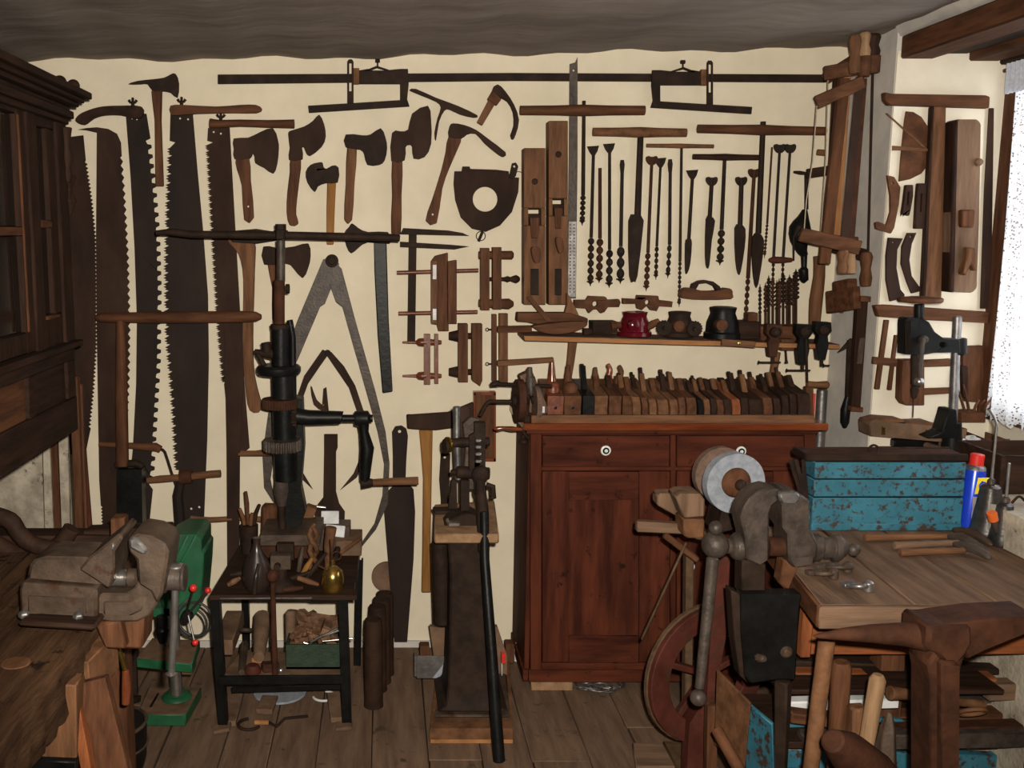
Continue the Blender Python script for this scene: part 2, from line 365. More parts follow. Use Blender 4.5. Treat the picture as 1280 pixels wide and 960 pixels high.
T('crosscut_saw', 'third saw from the left, big round-gulleted teeth, curved wooden top grip', 'saw',
  ('blade', 'blade_dark', pl(S('157,142 183,142 188,173 182,176') + teeth('184,180 190,230 195,290 197,360 196,450 192,520 188,590 185,606', 12, 5, -1, 'g') + S('191,612 187,650 176,656 165,655 160,620 166,560 170,480 171,400 168,310 163,220'), .012, .004, [circ(165, 148, 1.2, 8), circ(171, 149, 1.2, 8)])),
  ('handle', 'dark', pl('94,151 99,143 112,137 128,133 150,132 176,133 177,146 165,148 150,144 130,144 116,148 104,156', .010, .022, sm=3)), ('wing_nut', 'iron', wing(166, 127)), g=SG)
T('crosscut_saw', 'widest two-man saw, wooden handle pointing right from its top', 'saw',
  ('blade', 'blade_dark', pl(S('213,142 241,142 247,215 254,290 260,370 261,450 259,550 255,650 240,662 229,650 222,600') + teeth('221,588 216,500 209,420 208,330 210,250 213,183', 11, 4, -1, 'm') + S('219,178 212,176'), .012, .004, [circ(225, 148, 1.3, 8), circ(235, 149, 1.3, 8), circ(239, 636, 1.5, 8), circ(249, 634, 1.5, 8)])),
  ('handle', 'brownX', pl('213,132 230,131 270,133 300,131 320,131 327,136 320,141 290,141 245,142 220,144 213,142', .014, .024, sm=2)), ('wing_nut', 'iron', wing(227, 126)),
  ('bottom_handle', 'woodX', tb('238,648 262,650 300,648 332,650', [4.5, 4, 3.6, 4.6], .025, 10, 3)), ('wing_nut', 'iron', wing(242, 664)), g=SG)
T('crosscut_saw', 'rusty two-man saw next to the broad axe, short brown handle on top', 'saw',
  ('blade', 'blade', pl(S('260,160 287,158 291,230 299,370 304,460 312,560 298,572 288,560 280,480') + teeth('279,478 272,400 266,300 262,230 259,180', 8, 3.2, -1, 'm') + S('266,178 259,176'), .012, .004, [circ(267, 165, 1.3, 8), circ(276, 167, 1.3, 8)])),
  ('handle', 'brownX', tb('262,154 275,155 300,154 335,155 368,155', [6, 5, 4.5, 4.8, 5.5], .026, 10, 2)), ('wing_nut', 'iron', wing(276, 145)),
  ('bottom_handle', 'woodX', tb('298,567 320,567 345,565', [4, 4, 6], .024, 10)), g=SG)
T('saw_blade', 'long narrow dark blade standing upright left of the tool table', 'saw', ('', 'blade', pl('280,402 303,402 305,470 300,560 299,712 284,712 283,560', .03, .006)))
T('peat_cutter', 'long tool with round wooden T-handle and black riveted iron box', 'tool',
  ('handle', 'brownX', tb('120,397 128,397 200,397 300,396 320,396 327,396', [4, 6, 7.5, 7.5, 6.5, 3], .09, 12)),
  ('shaft', 'brownZ', tb('151,400 152,500 153,582', [6, 8, 8.5], .09, 12)), ('shoulder', 'iron', tb('144,582 152,580 170,579 179,583', [4, 5, 5, 4], .09, 10)),
  ('blade_box', 'black', pl('146,587 177,587 178,654 178,673 146,673', .05, .07), [('rivet', 'iron', tb([(x, y), (x + .1, y)], 1.4, .125, 6)) for x in (149, 174) for y in (592, 608, 624, 640, 656)]))
T('pole_drill', 'upright iron rod with turned wooden crosspiece and bent rod, left of green drill', 'drill',
  ('crosspiece', 'woodX', tb('184,601 200,599 225,597 262,593 276,592', [4, 5, 4.6, 5, 5], .06, 10)), ('collar', 'rust', tb('225,597 240,596', [9, 9], .06, 12)),
  ('shaft', 'blade_dark', tb('226,600 222,620 226,668 232,700', [6, 7, 8, 8], .05, 8)), ('bent_rod', 'iron', tb('201,562 206,565 214,590 222,612', 2, .055, 6, 2)), ('upper_grip', 'brownX', tb('124,555 160,557 195,559 201,562', [3.5, 4, 6, 5], .055, 10)))
T('pick_axe', 'fire axe with a long rear spike hung above the saws', 'axe', ('head', 'iron', pl('160,105 172,101 190,99 205,97 213,93 219,92 223,104 221,122 213,116 204,114 190,113 184,105 174,105', .004, .018, sm=2)),
  ('handle', 'brownZ', pl('189,113 202,113 201,150 204,233 194,233 193,150 190,125', .02, .02)), bev=.003)
T('trammel_bar', 'long black iron bar below the ceiling carrying two sliding clamp frames', 'gauge',
  ('bar', 'iron', pl('272,93 640,91 1033,93 1033,103 640,101 272,105', .006, .010)),
  *[p for q in (lambda f: [('clamp_frame', 'iron', J(pl([f(x, y) for x, y in S('448,88 460,86 466,88 480,88 500,86 510,86 511,105 509,124 512,133 386,141 385,132 436,129 500,125 500,105 449,105')], .018, .012))),
        ('bow_spring', 'iron', pl([f(x, y) for x, y in S('456,88 471,82 486,87 486,89 471,85 458,90')], .02, .01)), ('wing_screw', 'iron', J(tb([f(472, 75), f(472, 84)], 1.2, .025, 6), tb([f(469, 76), f(475, 76)], 2.4, .025, 8))),
        ('collar', 'wood', pl([f(x, y) for x, y in S('441,85 449,85 449,105 441,105')], .016, .02)),
        ('slotted_strap', 'iron', pl([f(x, y) for x, y in S('434,77 436,74 440,74 442,77 442,129 434,129')], .036, .006, [[f(x, y) for x, y in S('436.5,79 439.5,79 439.5,114 436.5,114')]]))],) for p in q(lambda x, y: (x, y)) + q(lambda x, y: (1325.5 - x, y + 1.5))])
AX_ = 'axes and hatchets on the wall'
def axe(label, head, handle, hm='brownZ', mt='iron', holes=(), d=.004, sm=2):
    T('axe', label, 'axe', ('head', mt, pl(head, d, .022, sm=sm)), ('handle', hm, pl(handle, d + .002, .018, holes, sm=1 if hm in ('black', 'ochreZ') else 2)), g=AX_, bev=.004)
axe('broad axe with drilled flat handle, first axe right of the saws', '292,173 310,172 325,165 341,160 347,175 348,186 346,205 341,217 330,210 319,204 318,196 315,192 312,198 293,199 292,186', '295,197 311,197 313,225 317,272 305,275 302,232 296,212', holes=[circ(310, 258, 1.6, 8)], mt='blade')
axe('hatchet with upswept blade and curved handle between the two broad axes', '360,167 364,163 380,158 391,151 399,143 405,155 407,170 402,183 387,195 382,190 380,185 377,184 378,199 361,200 362,185', '363,198 376,198 374,225 371,250 370,268 373,280 362,282 358,265 359,240 362,215', mt='blade')
axe('smallest axe, round blade facing left, yellow handle', '403,203 398,203 388,206 382,215 384,228 393,240 397,233 407,229 422,228 423,209 415,207 408,211 404,208', '409,226 420,226 418,270 417,306 408,306 408,260', 'ochreZ')
axe('axe with short square poll and pale slim straight handle', '432,168 453,169 463,168 476,160 482,172 484,185 481,200 474,206 459,206 455,193 450,187 432,184', '434,182 446,184 443,230 440,275 430,275 432,230', 'woodZ')
axe('bearded axe with tall blade reaching above its socket and long handle', '490,166 500,164 510,162 515,142 535,132 539,150 539,180 531,196 517,198 515,183 511,181 507,184 506,200 489,201', '490,199 503,199 502,245 501,292 489,292 490,245', mt='blade')
axe('felling axe behind the drilling machine spindle', '329,308 346,310 368,308 385,304 388,320 385,335 378,348 366,335 358,330 330,331', '334,329 345,329 350,355 352,400 340,400 340,360', mt='blade')
axe('double-bitted small axe head on long black handle under the feed wheel bar', '430,292 436,284 440,279 448,285 460,290 485,290 487,305 460,303 448,310 439,317 433,308', '467,292 483,292 484,330 486,400 491,490 478,492 472,420 468,340', 'black', d=.01)
T('felling_axe', 'axe with long curved brown handle beside the rusty two-man saw, head behind the bar', 'axe', ('head', 'iron', pl('284,289 320,286 345,290 352,300 320,305 290,303', .012, .03, sm=1)), ('handle', 'woodZ', pl('292,296 317,300 318,340 316,420 318,470 327,511 312,513 306,480 303,420 304,350 298,318 285,302', .016, .022, sm=3)), bev=.004)
T('hatchet_shaft', 'straight pale hatchet handle under the shelf, foot among the wooden planes', 'handle', ('', 'woodZ', pl('711,427 722,427 718,455 714,478 706,478 709,450', .03, .022)), bev=.004)
T('roofing_hammer', 'iron cross-shaped hammer head with spike hanging left of the curved knife', 'hammer', ('', 'blade', pl('512,112 520,111 545,122 572,132 597,144 592,147 575,143 562,137 556,138 549,152 545,176 543,166 547,147 551,134 545,127 526,119 514,114', .004, .014, sm=2)), bev=.004)
T('curved_knife', 'sickle-like hooked blade with short socketed wooden handle', 'tool', ('blade', 'blade', pl('622,105 632,114 643,131 649,150 645,168 641,175 638,169 642,157 641,140 634,127 625,122 615,113', .004, .016, sm=2)),
  ('socket', 'brown', pl('616,112 627,124 621,132 609,124', .003, .028)), ('handle', 'woodZ', pl('611,124 619,130 603,157 596,153', .004, .022)), bev=.003)
T('adze', 'adze with drooping narrow blade and long curved handle', 'adze', ('head', 'blade', pl('562,158 566,154 580,156 595,162 610,173 632,190 630,196 623,193 606,179 595,167 584,168 577,173 561,171', .004, .024, sm=2)),
  ('handle', 'brownZ', pl('561,170 577,171 572,187 562,210 553,236 546,279 532,276 540,250 551,215 557,190', .006, .02, [circ(541, 268, 1.5, 8)], sm=2)), bev=.003)
T('hub_plate', 'shield-shaped iron plate with large round hole and wire loops', 'plate', ('plate', 'blade', pl('568,214 577,214 578,208 587,208 588,211 620,212 636,214 637,221 649,222 648,240 640,265 625,282 607,290 590,286 576,272 569,250 567,230', .004, .012, [circ(606.5, 249, 15.5, 28)])),
  ('hook', 'iron', pl('636,222 640,204 645,203 648,208 645,220 641,224', .016, .008, [circ(643, 208, 1.5, 8)])), ('wire_loop', 'iron', ring(P(601, 295, 3.985), .018, .002)), ('wire_loop', 'iron', ring(P(648, 223, 3.985), .026, .0016, a0=-1.5, a1=1.6)), ('nail', 'iron', tb('603,290 598,302', 2, .012, 6)))
def jack(label, x0, y0, x1, y1, my, mt):
    w_ = x1 - x0; a, b = x0 + w_ * .2, x1 - w_ * .2
    T('jointer_plane', label, 'plane', ('body', mt, J(pb(x0, y0, x1, my, .012, .075), pb(x0, my + 22, x1, y1, .012, .075), pb(x0, my, a, my + 22, .012, .075), pb(b, my, x1, my + 22, .012, .075))),
      ('throat_bed', 'dark', J(pb(a, my - 3, b, my + 2, .01, .05), pb(a, my + 7, b, my + 40, .012, .05))), ('wedge', 'brownZ', pl(f'{a + 2},{my + 12} {b - 2},{my + 12} {b - 4},{my + 38} {a + 4},{my + 38}', .06, .035)),
      ('tote', 'brownZ', pl(f'{a + 4},{my + 50} {b - 2},{my + 50} {b - 1},{my + 66} {a + 8},{my + 68}', .085, .03, sm=3)), ('strike_button', 'dark', lathe([(.013, 0), (.011, .004)], P((x0 + x1) / 2, y0 + 42, 3.913), (0, -1, 0))), ('iron_end', 'iron', pb(a + 3, y1 - 45, b - 3, y1 - 12, .085, .008)),
      g='long wooden planes hung upright', bev=.002)
jack('shorter brown wooden jointer plane hung upright left of its taller twin', 655, 185, 682, 381, 260, 'woodZ')
jack('tall redder wooden jointer plane hung upright next to the steel square', 686, 151, 710, 381, 248, 'woodZ')
T('steel_rule', 'long grey steel rule with punched rows of holes at its lower half', 'rule', ('rule', 'grey_iron', pl('712,80 719,78 722,71 722,200 720,373 709,373 711,200', .055, .003, [circ(717, 88, 1.3, 8)])),
  ('punched_scale', 'dull_steel', pl('711.2,277 720.6,277 719.5,371 710,371', .058, .001, [circ(x, 281 + i * 4.2, 1.1, 6) for i in range(21) for x in (712.8, 717.6)])), bev=0)
# T-handled augers and hanging bits
BG = 'shell and twist auger bits in the wall row'
def spiral(c, r, n, lead=3):
    """beaded twist: c start, end; widening blobs like a twist bit seen from the side"""
    (x0, y0), (x1, y1) = c; o = []; rr = []
    for i in range(n):
        for t, k in ((.02, .35), (.25, .85), (.5, 1), (.75, .85), (.98, .35)):
            u = (i + t) / n; o.append((x0 + (x1 - x0) * u, y0 + (y1 - y0) * u)); rr.append(r * k)
    L_ = math.hypot(x1 - x0, y1 - y0); ux, uy = (x1 - x0) / L_, (y1 - y0) / L_
    o += [(x1 + ux * .5, y1 + uy * .5), (x1 + ux * lead, y1 + uy * lead), (x1 + ux * (lead + 3), y1 + uy * (lead + 3))]; rr += [r * .9, r * .25, .3]
    return o, rr
def auger(label, top, bot, sp=None, head=None, handle=None, hw=5, r=2.2, blade=None, mt='iron', d=.012, hm='brownX', cat='auger', g=BG):
    pts = [top, bot]; parts = []
    shank = tb([top, bot], [r * .9, r], d, 8)
    if sp:
        o, rr = spiral((bot, sp[0]), sp[1], sp[2]); shank = shank + tb(o, rr, d, 10)
        e = sp[0]; parts.append(('cutting_lip', mt, pl([(e[0] - sp[1], e[1] - 1), (e[0] + sp[1], e[1] - 1), (e[0] + sp[1], e[1] + 1), (e[0] - sp[1], e[1] + 1)], d - .003, .006)))
    parts.insert(0, ('shank', mt, shank))
    if blade: parts.append(('blade', mt, pl(blade, d - .006, .012, sm=2)))
    if head == 'fan': x, y = top; parts.append(('tang', mt, pl([(x - 8, y - 1), (x + 7, y - 2), (x + 5, y + 5), (x + 2, y + 10), (x - 2, y + 10), (x - 5, y + 6)], d - .004, .007)))
    if head == 'cup': x, y = top; parts.append(('tang', mt, pl([(x - 7, y), (x - 3, y - 1), (x, y + 1), (x + 4, y - 1), (x + 7, y), (x + 7, y + 5), (x + 3, y + 10), (x - 3, y + 10), (x - 7, y + 5)], d - .004, .008, sm=2)))
    if head == 'eye': x, y = top; parts.append(('tang', mt, pl([(x - 2, y), (x + 2, y), (x + 3, y + 6), (x + 2, y + 16), (x - 2, y + 16), (x - 3, y + 6)], d - .004, .007, [circ(x, y + 5, 1.3, 8)])))
    if handle:
        (a, b), (c, e) = handle; mx = ((a + c) / 2, (b + e) / 2)
        parts.append(('handle', hm, tb([(a, b), (a + (mx[0] - a) * .55, b + (mx[1] - b) * .55), mx, (c + (mx[0] - c) * .55, e + (mx[1] - e) * .55), (c, e)], [hw * .8, hw * .85, hw, hw * .85, hw * .8], d, 12)))
    T('auger', label, cat, *parts, g=g, bev=0)
TG = 'T-handled augers'
auger('T-handled auger crossing the steel rule, top row with short twist', (730, 126), (729, 244), ((728, 276), 3.4, 5), handle=((650, 138), (806, 138)), hw=7, r=2.4, d=.075, g=TG)
auger('T-handled auger with thick pale round handle and long spoon blade', (801, 162), (797, 270), None, handle=((741, 165), (858, 166)), hw=6.5, r=4.2, blade='793,268 798,266 804,274 804,284 797,345 792,352 787,345 786,276', g=TG, hm='wood', d=.016)
auger('T-handled auger hung furthest right with long tapered pod', (954, 152), (948, 292), None, handle=((872, 161), (1032, 164)), hw=6.5, r=3.8, blade='941,297 948,291 954,297 955,310 948,355 944,356 941,330', g=TG, d=.03)
auger('thin T-handled twist auger with light grip and threadlike long screw', (852, 180), (850, 327), ((849, 378), 2.2, 9), handle=((808, 182), (892, 183)), hw=3, r=1.9, g=TG, hm='wood', d=.008)
auger('T-handled auger with short straight black handle and beaded twist', (906, 195), (902, 287), ((900, 326), 4.6, 4), handle=((866, 196), (948, 197)), hw=4.3, r=2.6, g=TG, hm='dark', d=.010)
auger('first fan-headed twist auger from the left, seven beads', (742, 184), (739, 297), ((738, 352), 4.1, 6), 'fan')
auger('short headless twist auger with reddish shank in front of the wall', (750, 210), (750, 298), ((749, 348), 4.4, 5), r=2.4, mt='rust')
auger('long fan-headed twist auger, second fan head from the left', (762, 181), (762, 312), ((761.5, 354), 4.4, 4.0.__int__()), 'fan', r=2.1)
auger('eye-topped twist auger with fat beads left of the pale-handled spoon auger', (778, 200), (776, 308), ((775.5, 349), 5, 3), 'eye', r=2.4, mt='blade_dark')
auger('cup-headed twist auger right of the pale-handled spoon auger', (815, 196), (810, 316), ((808, 358), 3.6, 5), 'cup', mt='rust')
auger('fan-headed twist auger with fine dark beads, third of the middle group', (826, 199), (821, 308), ((820, 344), 2.6, 5), 'fan', r=1.8)
auger('slim eye-topped twist auger left of the thin T-handled one', (838, 199), (837, 306), ((835, 342), 3, 4), 'eye', r=2.2)
auger('fan-headed auger with small narrow leaf point', (866, 214), (861, 300), None, 'fan', r=2.3, blade='859,299 863,298 865,304 863,330 859,342 857,338 857,305')
auger('heart-headed auger with dark pod blade, left of the short black handle one', (890, 222), (887, 275), None, 'cup', r=2.8, blade='883,274 888,271 894,276 890,300 887,331 884,335 882,320')
auger('block-headed auger with broad pod blade', (927, 222), (925, 285), None, 'cup', r=3.2, blade='919,285 925,281 932,286 931,310 926,340 923,342 920,325')
auger('round-headed long rod auger with rope-like twist running down to the shelf', (943, 212), (935, 348), ((932, 399), 3, 6), 'cup', r=2.6, mt='rust', d=.008)
auger('thin twist drill without head hanging right of the tapered pod', (965, 184), (959, 280), ((956, 317), 1.8, 8), r=1.4, mt='rust')
auger('left of the two long cup-headed rods ending in a small screw', (975, 181), (967, 322), ((966, 352), 2, 5), 'cup', r=1.9, mt='blade_dark', d=.008)
auger('right of the two long cup-headed rods ending in a small screw', (988, 181), (979, 322), ((978, 352), 2, 5), 'cup', r=1.9, mt='blade_dark', d=.008)
# wood bits standing in a block on the shelf
zz = random.Random(3)
for i, (x, yt, r) in enumerate([(950, 357, 2.2), (957, 355, 2.6), (961, 346, 2.8), (966, 348, 3), (971, 352, 2.4), (974, 350, 3), (979, 342, 3.6), (984, 350, 3), (987, 345, 3.2), (992, 346, 4), (995, 338, 4.4)]):
    o, rr = spiral(((x, yt + 36), (x, yt + 4)), r, 6); dd = .06 + .018 * (i % 3)
    T('twist_bit', ('leftmost thin', 'second from left slim', 'third from left', 'fourth from left', 'fifth from left, shorter', 'middle', 'tall middle', 'fourth from right', 'third from right', 'second from right', 'thickest rightmost and tallest')[i] + ' twist bit standing in the cluster on the shelf', 'drill bit', ('', 'rust' if i % 2 else 'iron', J(tb([(x, 405), (x, yt + 36)], 1.7, dd, 8), tb(o, rr, dd, 8))), g='cluster of twist bits on the shelf', bev=0)
# hand drill with side crank
T('breast_drill', 'black hand drill with egg-shaped body hung point down beside the bow saws', 'drill', ('breast_plate', 'iron', tb('992,215 1000,216 1008,217', [1.6, 2.6, 2], .03, 8)), ('spindle', 'iron', tb('1008,217 1008,262', 2.6, .03, 8)),
  ('frame', 'black', tb('1006,262 1004,272 1000,285 999,300 1003,315 1007,320', [3, 7, 13, 11, 6, 4], .03, 12, 2)), ('crank', 'iron', tb('1000,283 992,297 992,325 966,325', [4, 1.6, 1.6, 1.2], .07, 8)),
  ('crank_handle', 'redpaint', tb('961,325 966,325 978,325 990,325', [2, 4.4, 4, 2.6], .07, 10)), ('chuck', 'black', tb('1005,318 1005,334 1004,337 1005,350 1004,354', [4, 3.4, 6, 5.4, 1.5], .03, 12)))
# wooden gauges, clamps and marking tools left of the planes
GG = 'wooden clamps and marking gauges'
T('pincer_fork', 'black iron caliper bar with two flat prongs pointing right', 'caliper', ('', 'iron', J(pl('504,285 560,288 578,291 587,295 500,293', .022, .01), pl('500,302 565,306 587,308 568,312 500,309', .022, .01), pl('511,290 521,290 519,430 509,430', .010, .012))))
def scr(a, b, d, r=2.6, mt='redp'): return (('screw', mt, tb([a, b], r, d, 10)))
T('wooden_clamp', 'large two-bar wooden clamp with paper label and long wooden screws', 'clamp', ('jaw', 'brownZ', pl('544,320 560,316 561,414 548,414 546,406 539,405 539,327', .03, .05)), ('front_jaw', 'woodZ', pl('539,327 546,326 546,405 539,405', .082, .012)), ('jaw', 'brownZ', pl('559,327 571,325 571,405 559,405', .035, .045)),
  scr((496, 341), (598, 338), .052), scr((498, 392), (597, 390), .052), ('paper_label', 'paper', J(pb(541, 331, 545.5, 349, .0945, .0006), pb(541, 386, 545.5, 400, .0945, .0006))), g=GG)
T('wooden_clamp', 'wooden clamp with bulbous turned middle knob pointing right', 'clamp', ('jaw', 'brownZ', pb(601, 310, 612, 388, .02, .05)), ('jaw', 'brownZ', pb(616, 309, 627, 387, .02, .05)), ('knob', 'brown', tb('598,319 640,319 642,319', [5, 5.5, 3], .045, 10)), ('knob', 'brown', tb('598,379 636,380 642,380', [5, 7, 3], .045, 8)),
  ('turned_handle', 'dark', tb('612,349 630,349 634,349 638,349 645,349 650,349', [2.6, 2.6, 4.2, 2.8, 5.4, 2], .045, 12, 2)), g=GG)
T('wooden_clamp', 'small red-brown clamp with pointed screws, lowest at the left', 'clamp', ('jaw', 'redpZ', pb(530, 418, 538, 481, .02, .035)), ('jaw', 'redpZ', pb(543, 418, 548, 480, .02, .035)), *[('screw', 'redp', tb([(503, y), (520, y), (523, y), (528, y), (552, y)], [1.4, 2.2, 5, 5.6, 2.6], .04, 10)) for y in (428, 470)], g=GG)
T('wooden_clamp', 'wooden clamp with two cone-shaped screw heads facing left', 'clamp', ('jaw', 'brownZ', pb(573, 405, 585, 478, .02, .05)), ('jaw', 'brownZ', pl('590,405 603,405 603,476 600,483 596,480 590,476', .02, .05)), *[('screw', 'dark', tb([(561, y), (574, y), (575, y), (592, y)], [5, 8, 4, 4], .045, 10)) for y in (420, 465)], g=GG)
T('marking_gauge', 'tall wooden double-beam gauge with ring screws and two arms to the right', 'gauge', ('post', 'brownZ', pb(615, 393, 621, 478, .02, .03)), ('post', 'woodZ', pb(624, 392, 635, 480, .03, .03)), ('arm', 'brownX', pl('622,408 665,407 665,415 622,416', .06, .022)), ('arm', 'woodX', pl('622,451 692,447 693,453 622,458', .065, .022)),
  *[('eye_screw', 'iron', J(ring(P(609, y, 3.96), .006, .002), tb([(610, y), (624, y)], 1.2, .04, 6))) for y in (412, 455)], g=GG)
# small spoke planes above the shelf
def spoke(label, pts, holes): T('dowel_cutter', label, 'tool', ('', 'brown', pl(pts, .006, .03, holes, sm=1)), g='wooden screw-cutting boxes above the shelf', bev=.003)
spoke('wooden thread box with round hole, left of the pair above the shelf', '718,375 733,375 736,370 757,371 760,375 774,374 776,378 774,384 760,384 756,390 751,392 747,387 742,387 736,392 733,386 718,385', [circ(744, 380, 3.4, 12)])
spoke('wooden thread box with V-notched hole, right of the pair above the shelf', '779,373 796,374 797,369 823,370 824,375 841,377 840,384 824,383 821,389 814,388 809,382 802,388 797,386 796,380 779,380', [circ(809.5, 378, 3.2, 12)])
T('router_plane', 'small wooden router plane with arched handle hung above the shelf', 'plane', ('body', 'brownX', pl('852,366 856,361 864,360 880,364 900,363 908,360 915,362 916,368 914,374 880,375 854,373', .006, .05, sm=2)), ('arch', 'dark', pl('863,365 866,355 874,351 882,350 892,352 900,358 903,366 898,366 893,358 884,354 874,355 868,366', .02, .03)))
# tall irons right of the drilling machine
T('dividers', 'very large wrought iron dividers with curved tips spread wide', 'dividers', ('leg', 'grey_iron', pl('404,324 418,322 424,330 418,350 406,380 400,384 372,450 361,470 350,500 346,540 338,600 344,632 330,610 328,570 336,510 350,460 372,400', .012, .012)),
  ('leg', 'grey_iron', pl('412,356 423,332 427,336 444,400 470,492 482,540 487,580 485,630 470,662 452,684 450,682 468,655 478,620 480,580 472,540 455,480 428,384 420,378', .03, .012)), ('pivot', 'iron', lathe([(.026, 0), (.026, .012), (.014, .014), (.014, .02)], P(415, 326, 3.962), (0, -1, 0))))
T('caliper', 'bow-legged iron caliper hung inside the large dividers', 'caliper', ('leg', 'blade', pl('403,437 412,441 400,458 385,480 376,505 370,530 372,560 378,590 391,612 374,596 366,572 363,540 368,505 380,470', .01, .008)), ('leg', 'blade', pl('406,441 414,440 430,458 444,482 455,515 460,545 457,575 446,597 425,613 442,592 451,570 453,545 448,520 436,485', .02, .008)), ('pivot', 'iron', lathe([(.013, 0), (.012, .01)], P(409.5, 441, 3.972), (0, -1, 0))))
T('bevel_gauge', 'small curved brass-slotted arm behind the drilling machine crank', 'gauge', ('arm', 'blade', pl('388,485 390,484 396,500 406,509 404,514 392,506', .006, .006, sm=2)), ('leg', 'blade', pl('404,486 408,484 411,514 402,514', .006, .006)), ('pivot', 'brass', lathe([(.006, 0), (.005, .006)], P(404, 506, 3.985), (0, -1, 0))))
T('bark_spud', 'iron spade-like spud with long neck behind the tool table', 'spade', ('', 'blade', pl('405,543 422,543 422,560 420,565 420,615 424,630 431,640 430,672 394,672 393,636 404,622 405,565', .01, .012)))
T('hay_saw_blade', 'tall dark paddle-shaped blade with hanging hole, tip on the floor', 'blade', ('', 'blade_dark', pl('490,540 494,533 502,532 508,536 510,545 508,575 507,600 517,612 519,640 517,700 509,803 493,803 484,690 480,640 481,618 491,608 491,570', .03, .008, [circ(499.5, 539.5, 2.2, 8)])), bev=.002)
T('poleaxe', 'long-necked hammer axe with tall yellow handle standing on the floor', 'axe', ('head', 'blade', pl('508,519 516,519 560,516 580,508 592,503 592,532 560,536 545,538 520,537 509,536', .06, .03, sm=1)), ('handle', 'ochreZ', pl('524,538 541,538 540,590 538,690 539,741 527,741 528,690 529,600 526,560', .055, .026)), bev=.004)
T('nail_puller', 'narrow dark iron strap with a hanging hole beside the yellow handle', 'tool', ('', 'iron', pl('551,567 563,567 562,600 560,622 566,630 570,640 571,660 551,660 551,625 549,600', .02, .01, [circ(556, 572, 1.8, 8)])))
T('drawer_board', 'red-brown wooden box board hung behind the lever punch', 'board', ('panel', 'brownZ', pb(594, 492, 618, 575, .02, .03)), ('edge', 'polishZ', J(pb(592, 491, 595, 577, .018, .04), pb(617, 491, 620, 577, .018, .04), pb(592, 490, 620, 494, .018, .04), pb(592, 573, 620, 577, .018, .04))))
T('round_board', 'pale round wooden disc leaning on the wall behind the dark paddle blade', 'disc', ('', 'dusty', wheel(P(484, 721, 3.975), .065, .016)))
# shelf and the things on it
sh = J(ex([P(655, 420, 3.78), P(1050, 431, 3.78), P(1050, 436.5, 3.78), P(656, 426, 3.78)], (0, .21, 0)))
T('wall_shelf', 'thin plank shelf with pale front edge on the back wall above the cabinet', 'shelf', ('board', 'lightX', sh), ('dust_top', 'dusty', ex([P(654.5, 419.6, 3.781), P(1050, 430.6, 3.781), P(1050, 431.1, 3.781), P(655, 420.1, 3.781)], (0, .205, 0))), ('batten', 'woodX', ex([P(903, 424, 3.762), P(945, 427, 3.762), P(944, 435, 3.762), P(902, 432, 3.762)], (0, .017, 0)), [('emblem', 'brass', lathe([(.006, 0), (.004, .002)], P(924, 429, 3.762), (0, -1, 0)))]))
T('wooden_shoe_plane', 'boat-shaped wooden scoop plane with upright horn on the shelf', 'plane', ('body', 'brownX', pl('647,391 680,391 712,391 735,398 735,404 712,406 680,408 660,403 646,402', .08, .06, sm=1)), ('horn', 'woodZ', pl('709,366 716,378 722,390 724,398 716,404 710,402 706,392 709,380', .1, .03, sm=2)), ('shell', 'brownX', pl('668,407 700,403 730,402 734,407 720,414 700,418 680,416 668,410', .15, .045, sm=2)), ('blade', 'brown', pl('658,372 664,370 692,403 684,403', .145, .01)), bev=.003)
T('spokeshave', 'dark flat box-like scraper plane lying on the shelf', 'tool', ('body', 'darkX', pb(741, 402, 772, 416, .06, .08)), ('knob', 'dark', tb('729,416 741,414', [6, 4], .12, 12)), ('grip', 'brown', tb('764,408 776,406', [6, 4], .15, 10)))
def stock(label, x0, x1, yt, yb, mt, gears, face):
    xm = (x0 + x1) / 2; w_ = (x1 - x0) / 2; Yf = 3.87; c = P(xm, yb, Yf); R = w_ * Yf / F; h = (P(xm, yt, Yf) - P(xm, yb, Yf)).z
    parts = [('body', mt, lathe([(R, .002), (R, h * .18), (R * .9, h * .22), (R * .88, h * .5), (R * .68, h * .8), (R * .75, h * .97), (R * .5, h)], c, (0, 0, 1), 16 if mt == 'enamel' else 10))]
    for gx, gy, gr in gears: parts.append(('gear', 'iron', J(wheel(P(gx, gy, 3.79), gr * 3.8 / F, .012, teeth=18, amp=.0035), lathe([(.008, 0), (.006, .012)], P(gx, gy, 3.784), (0, -1, 0)))))
    parts.append(('front_boss', face, lathe([(.022, -.03), (.022, .008), (.010, .014)], P(xm, (yt + yb * 1.4) / 2.4, Yf - R), (0, -1, 0))))
    T('die_stock', label, 'tool', *parts, g='pipe-threading heads on the shelf')
stock('glossy dark red enamelled round casting on the shelf', 771, 814, 389, 420, 'enamel', [], 'enamel')
stock('black casting with two toothed gear wheels in front', 829, 868, 389, 421, 'iron', [(830, 410, 9), (868, 411, 9)], 'brown')
stock('largest black faceted casting on the shelf, brown round boss in front', 879, 925, 383, 423, 'black', [], 'brown')
T('turned_knob', 'brown turned grip leaning beside the red enamelled casting', 'handle', ('', 'brown', tb('806,411 816,405 824,401', [4, 5, 3.5], .16, 10)))
T('wooden_block', 'dark wooden block on the shelf right of the largest casting', 'block', ('', 'darkX', pb(924, 402, 950, 424, .07, .1)), bev=.003)
T('wooden_block', 'small block upright on top of the dark block on the shelf', 'block', ('', 'brown', pb(935, 391, 948, 402, .10, .05)), bev=.003)
T('bit_block', 'long wooden block on the shelf holding the cluster of twist bits', 'block', ('', 'brownX', pb(951, 408, 1010, 428, .02, .11)), bev=.003)
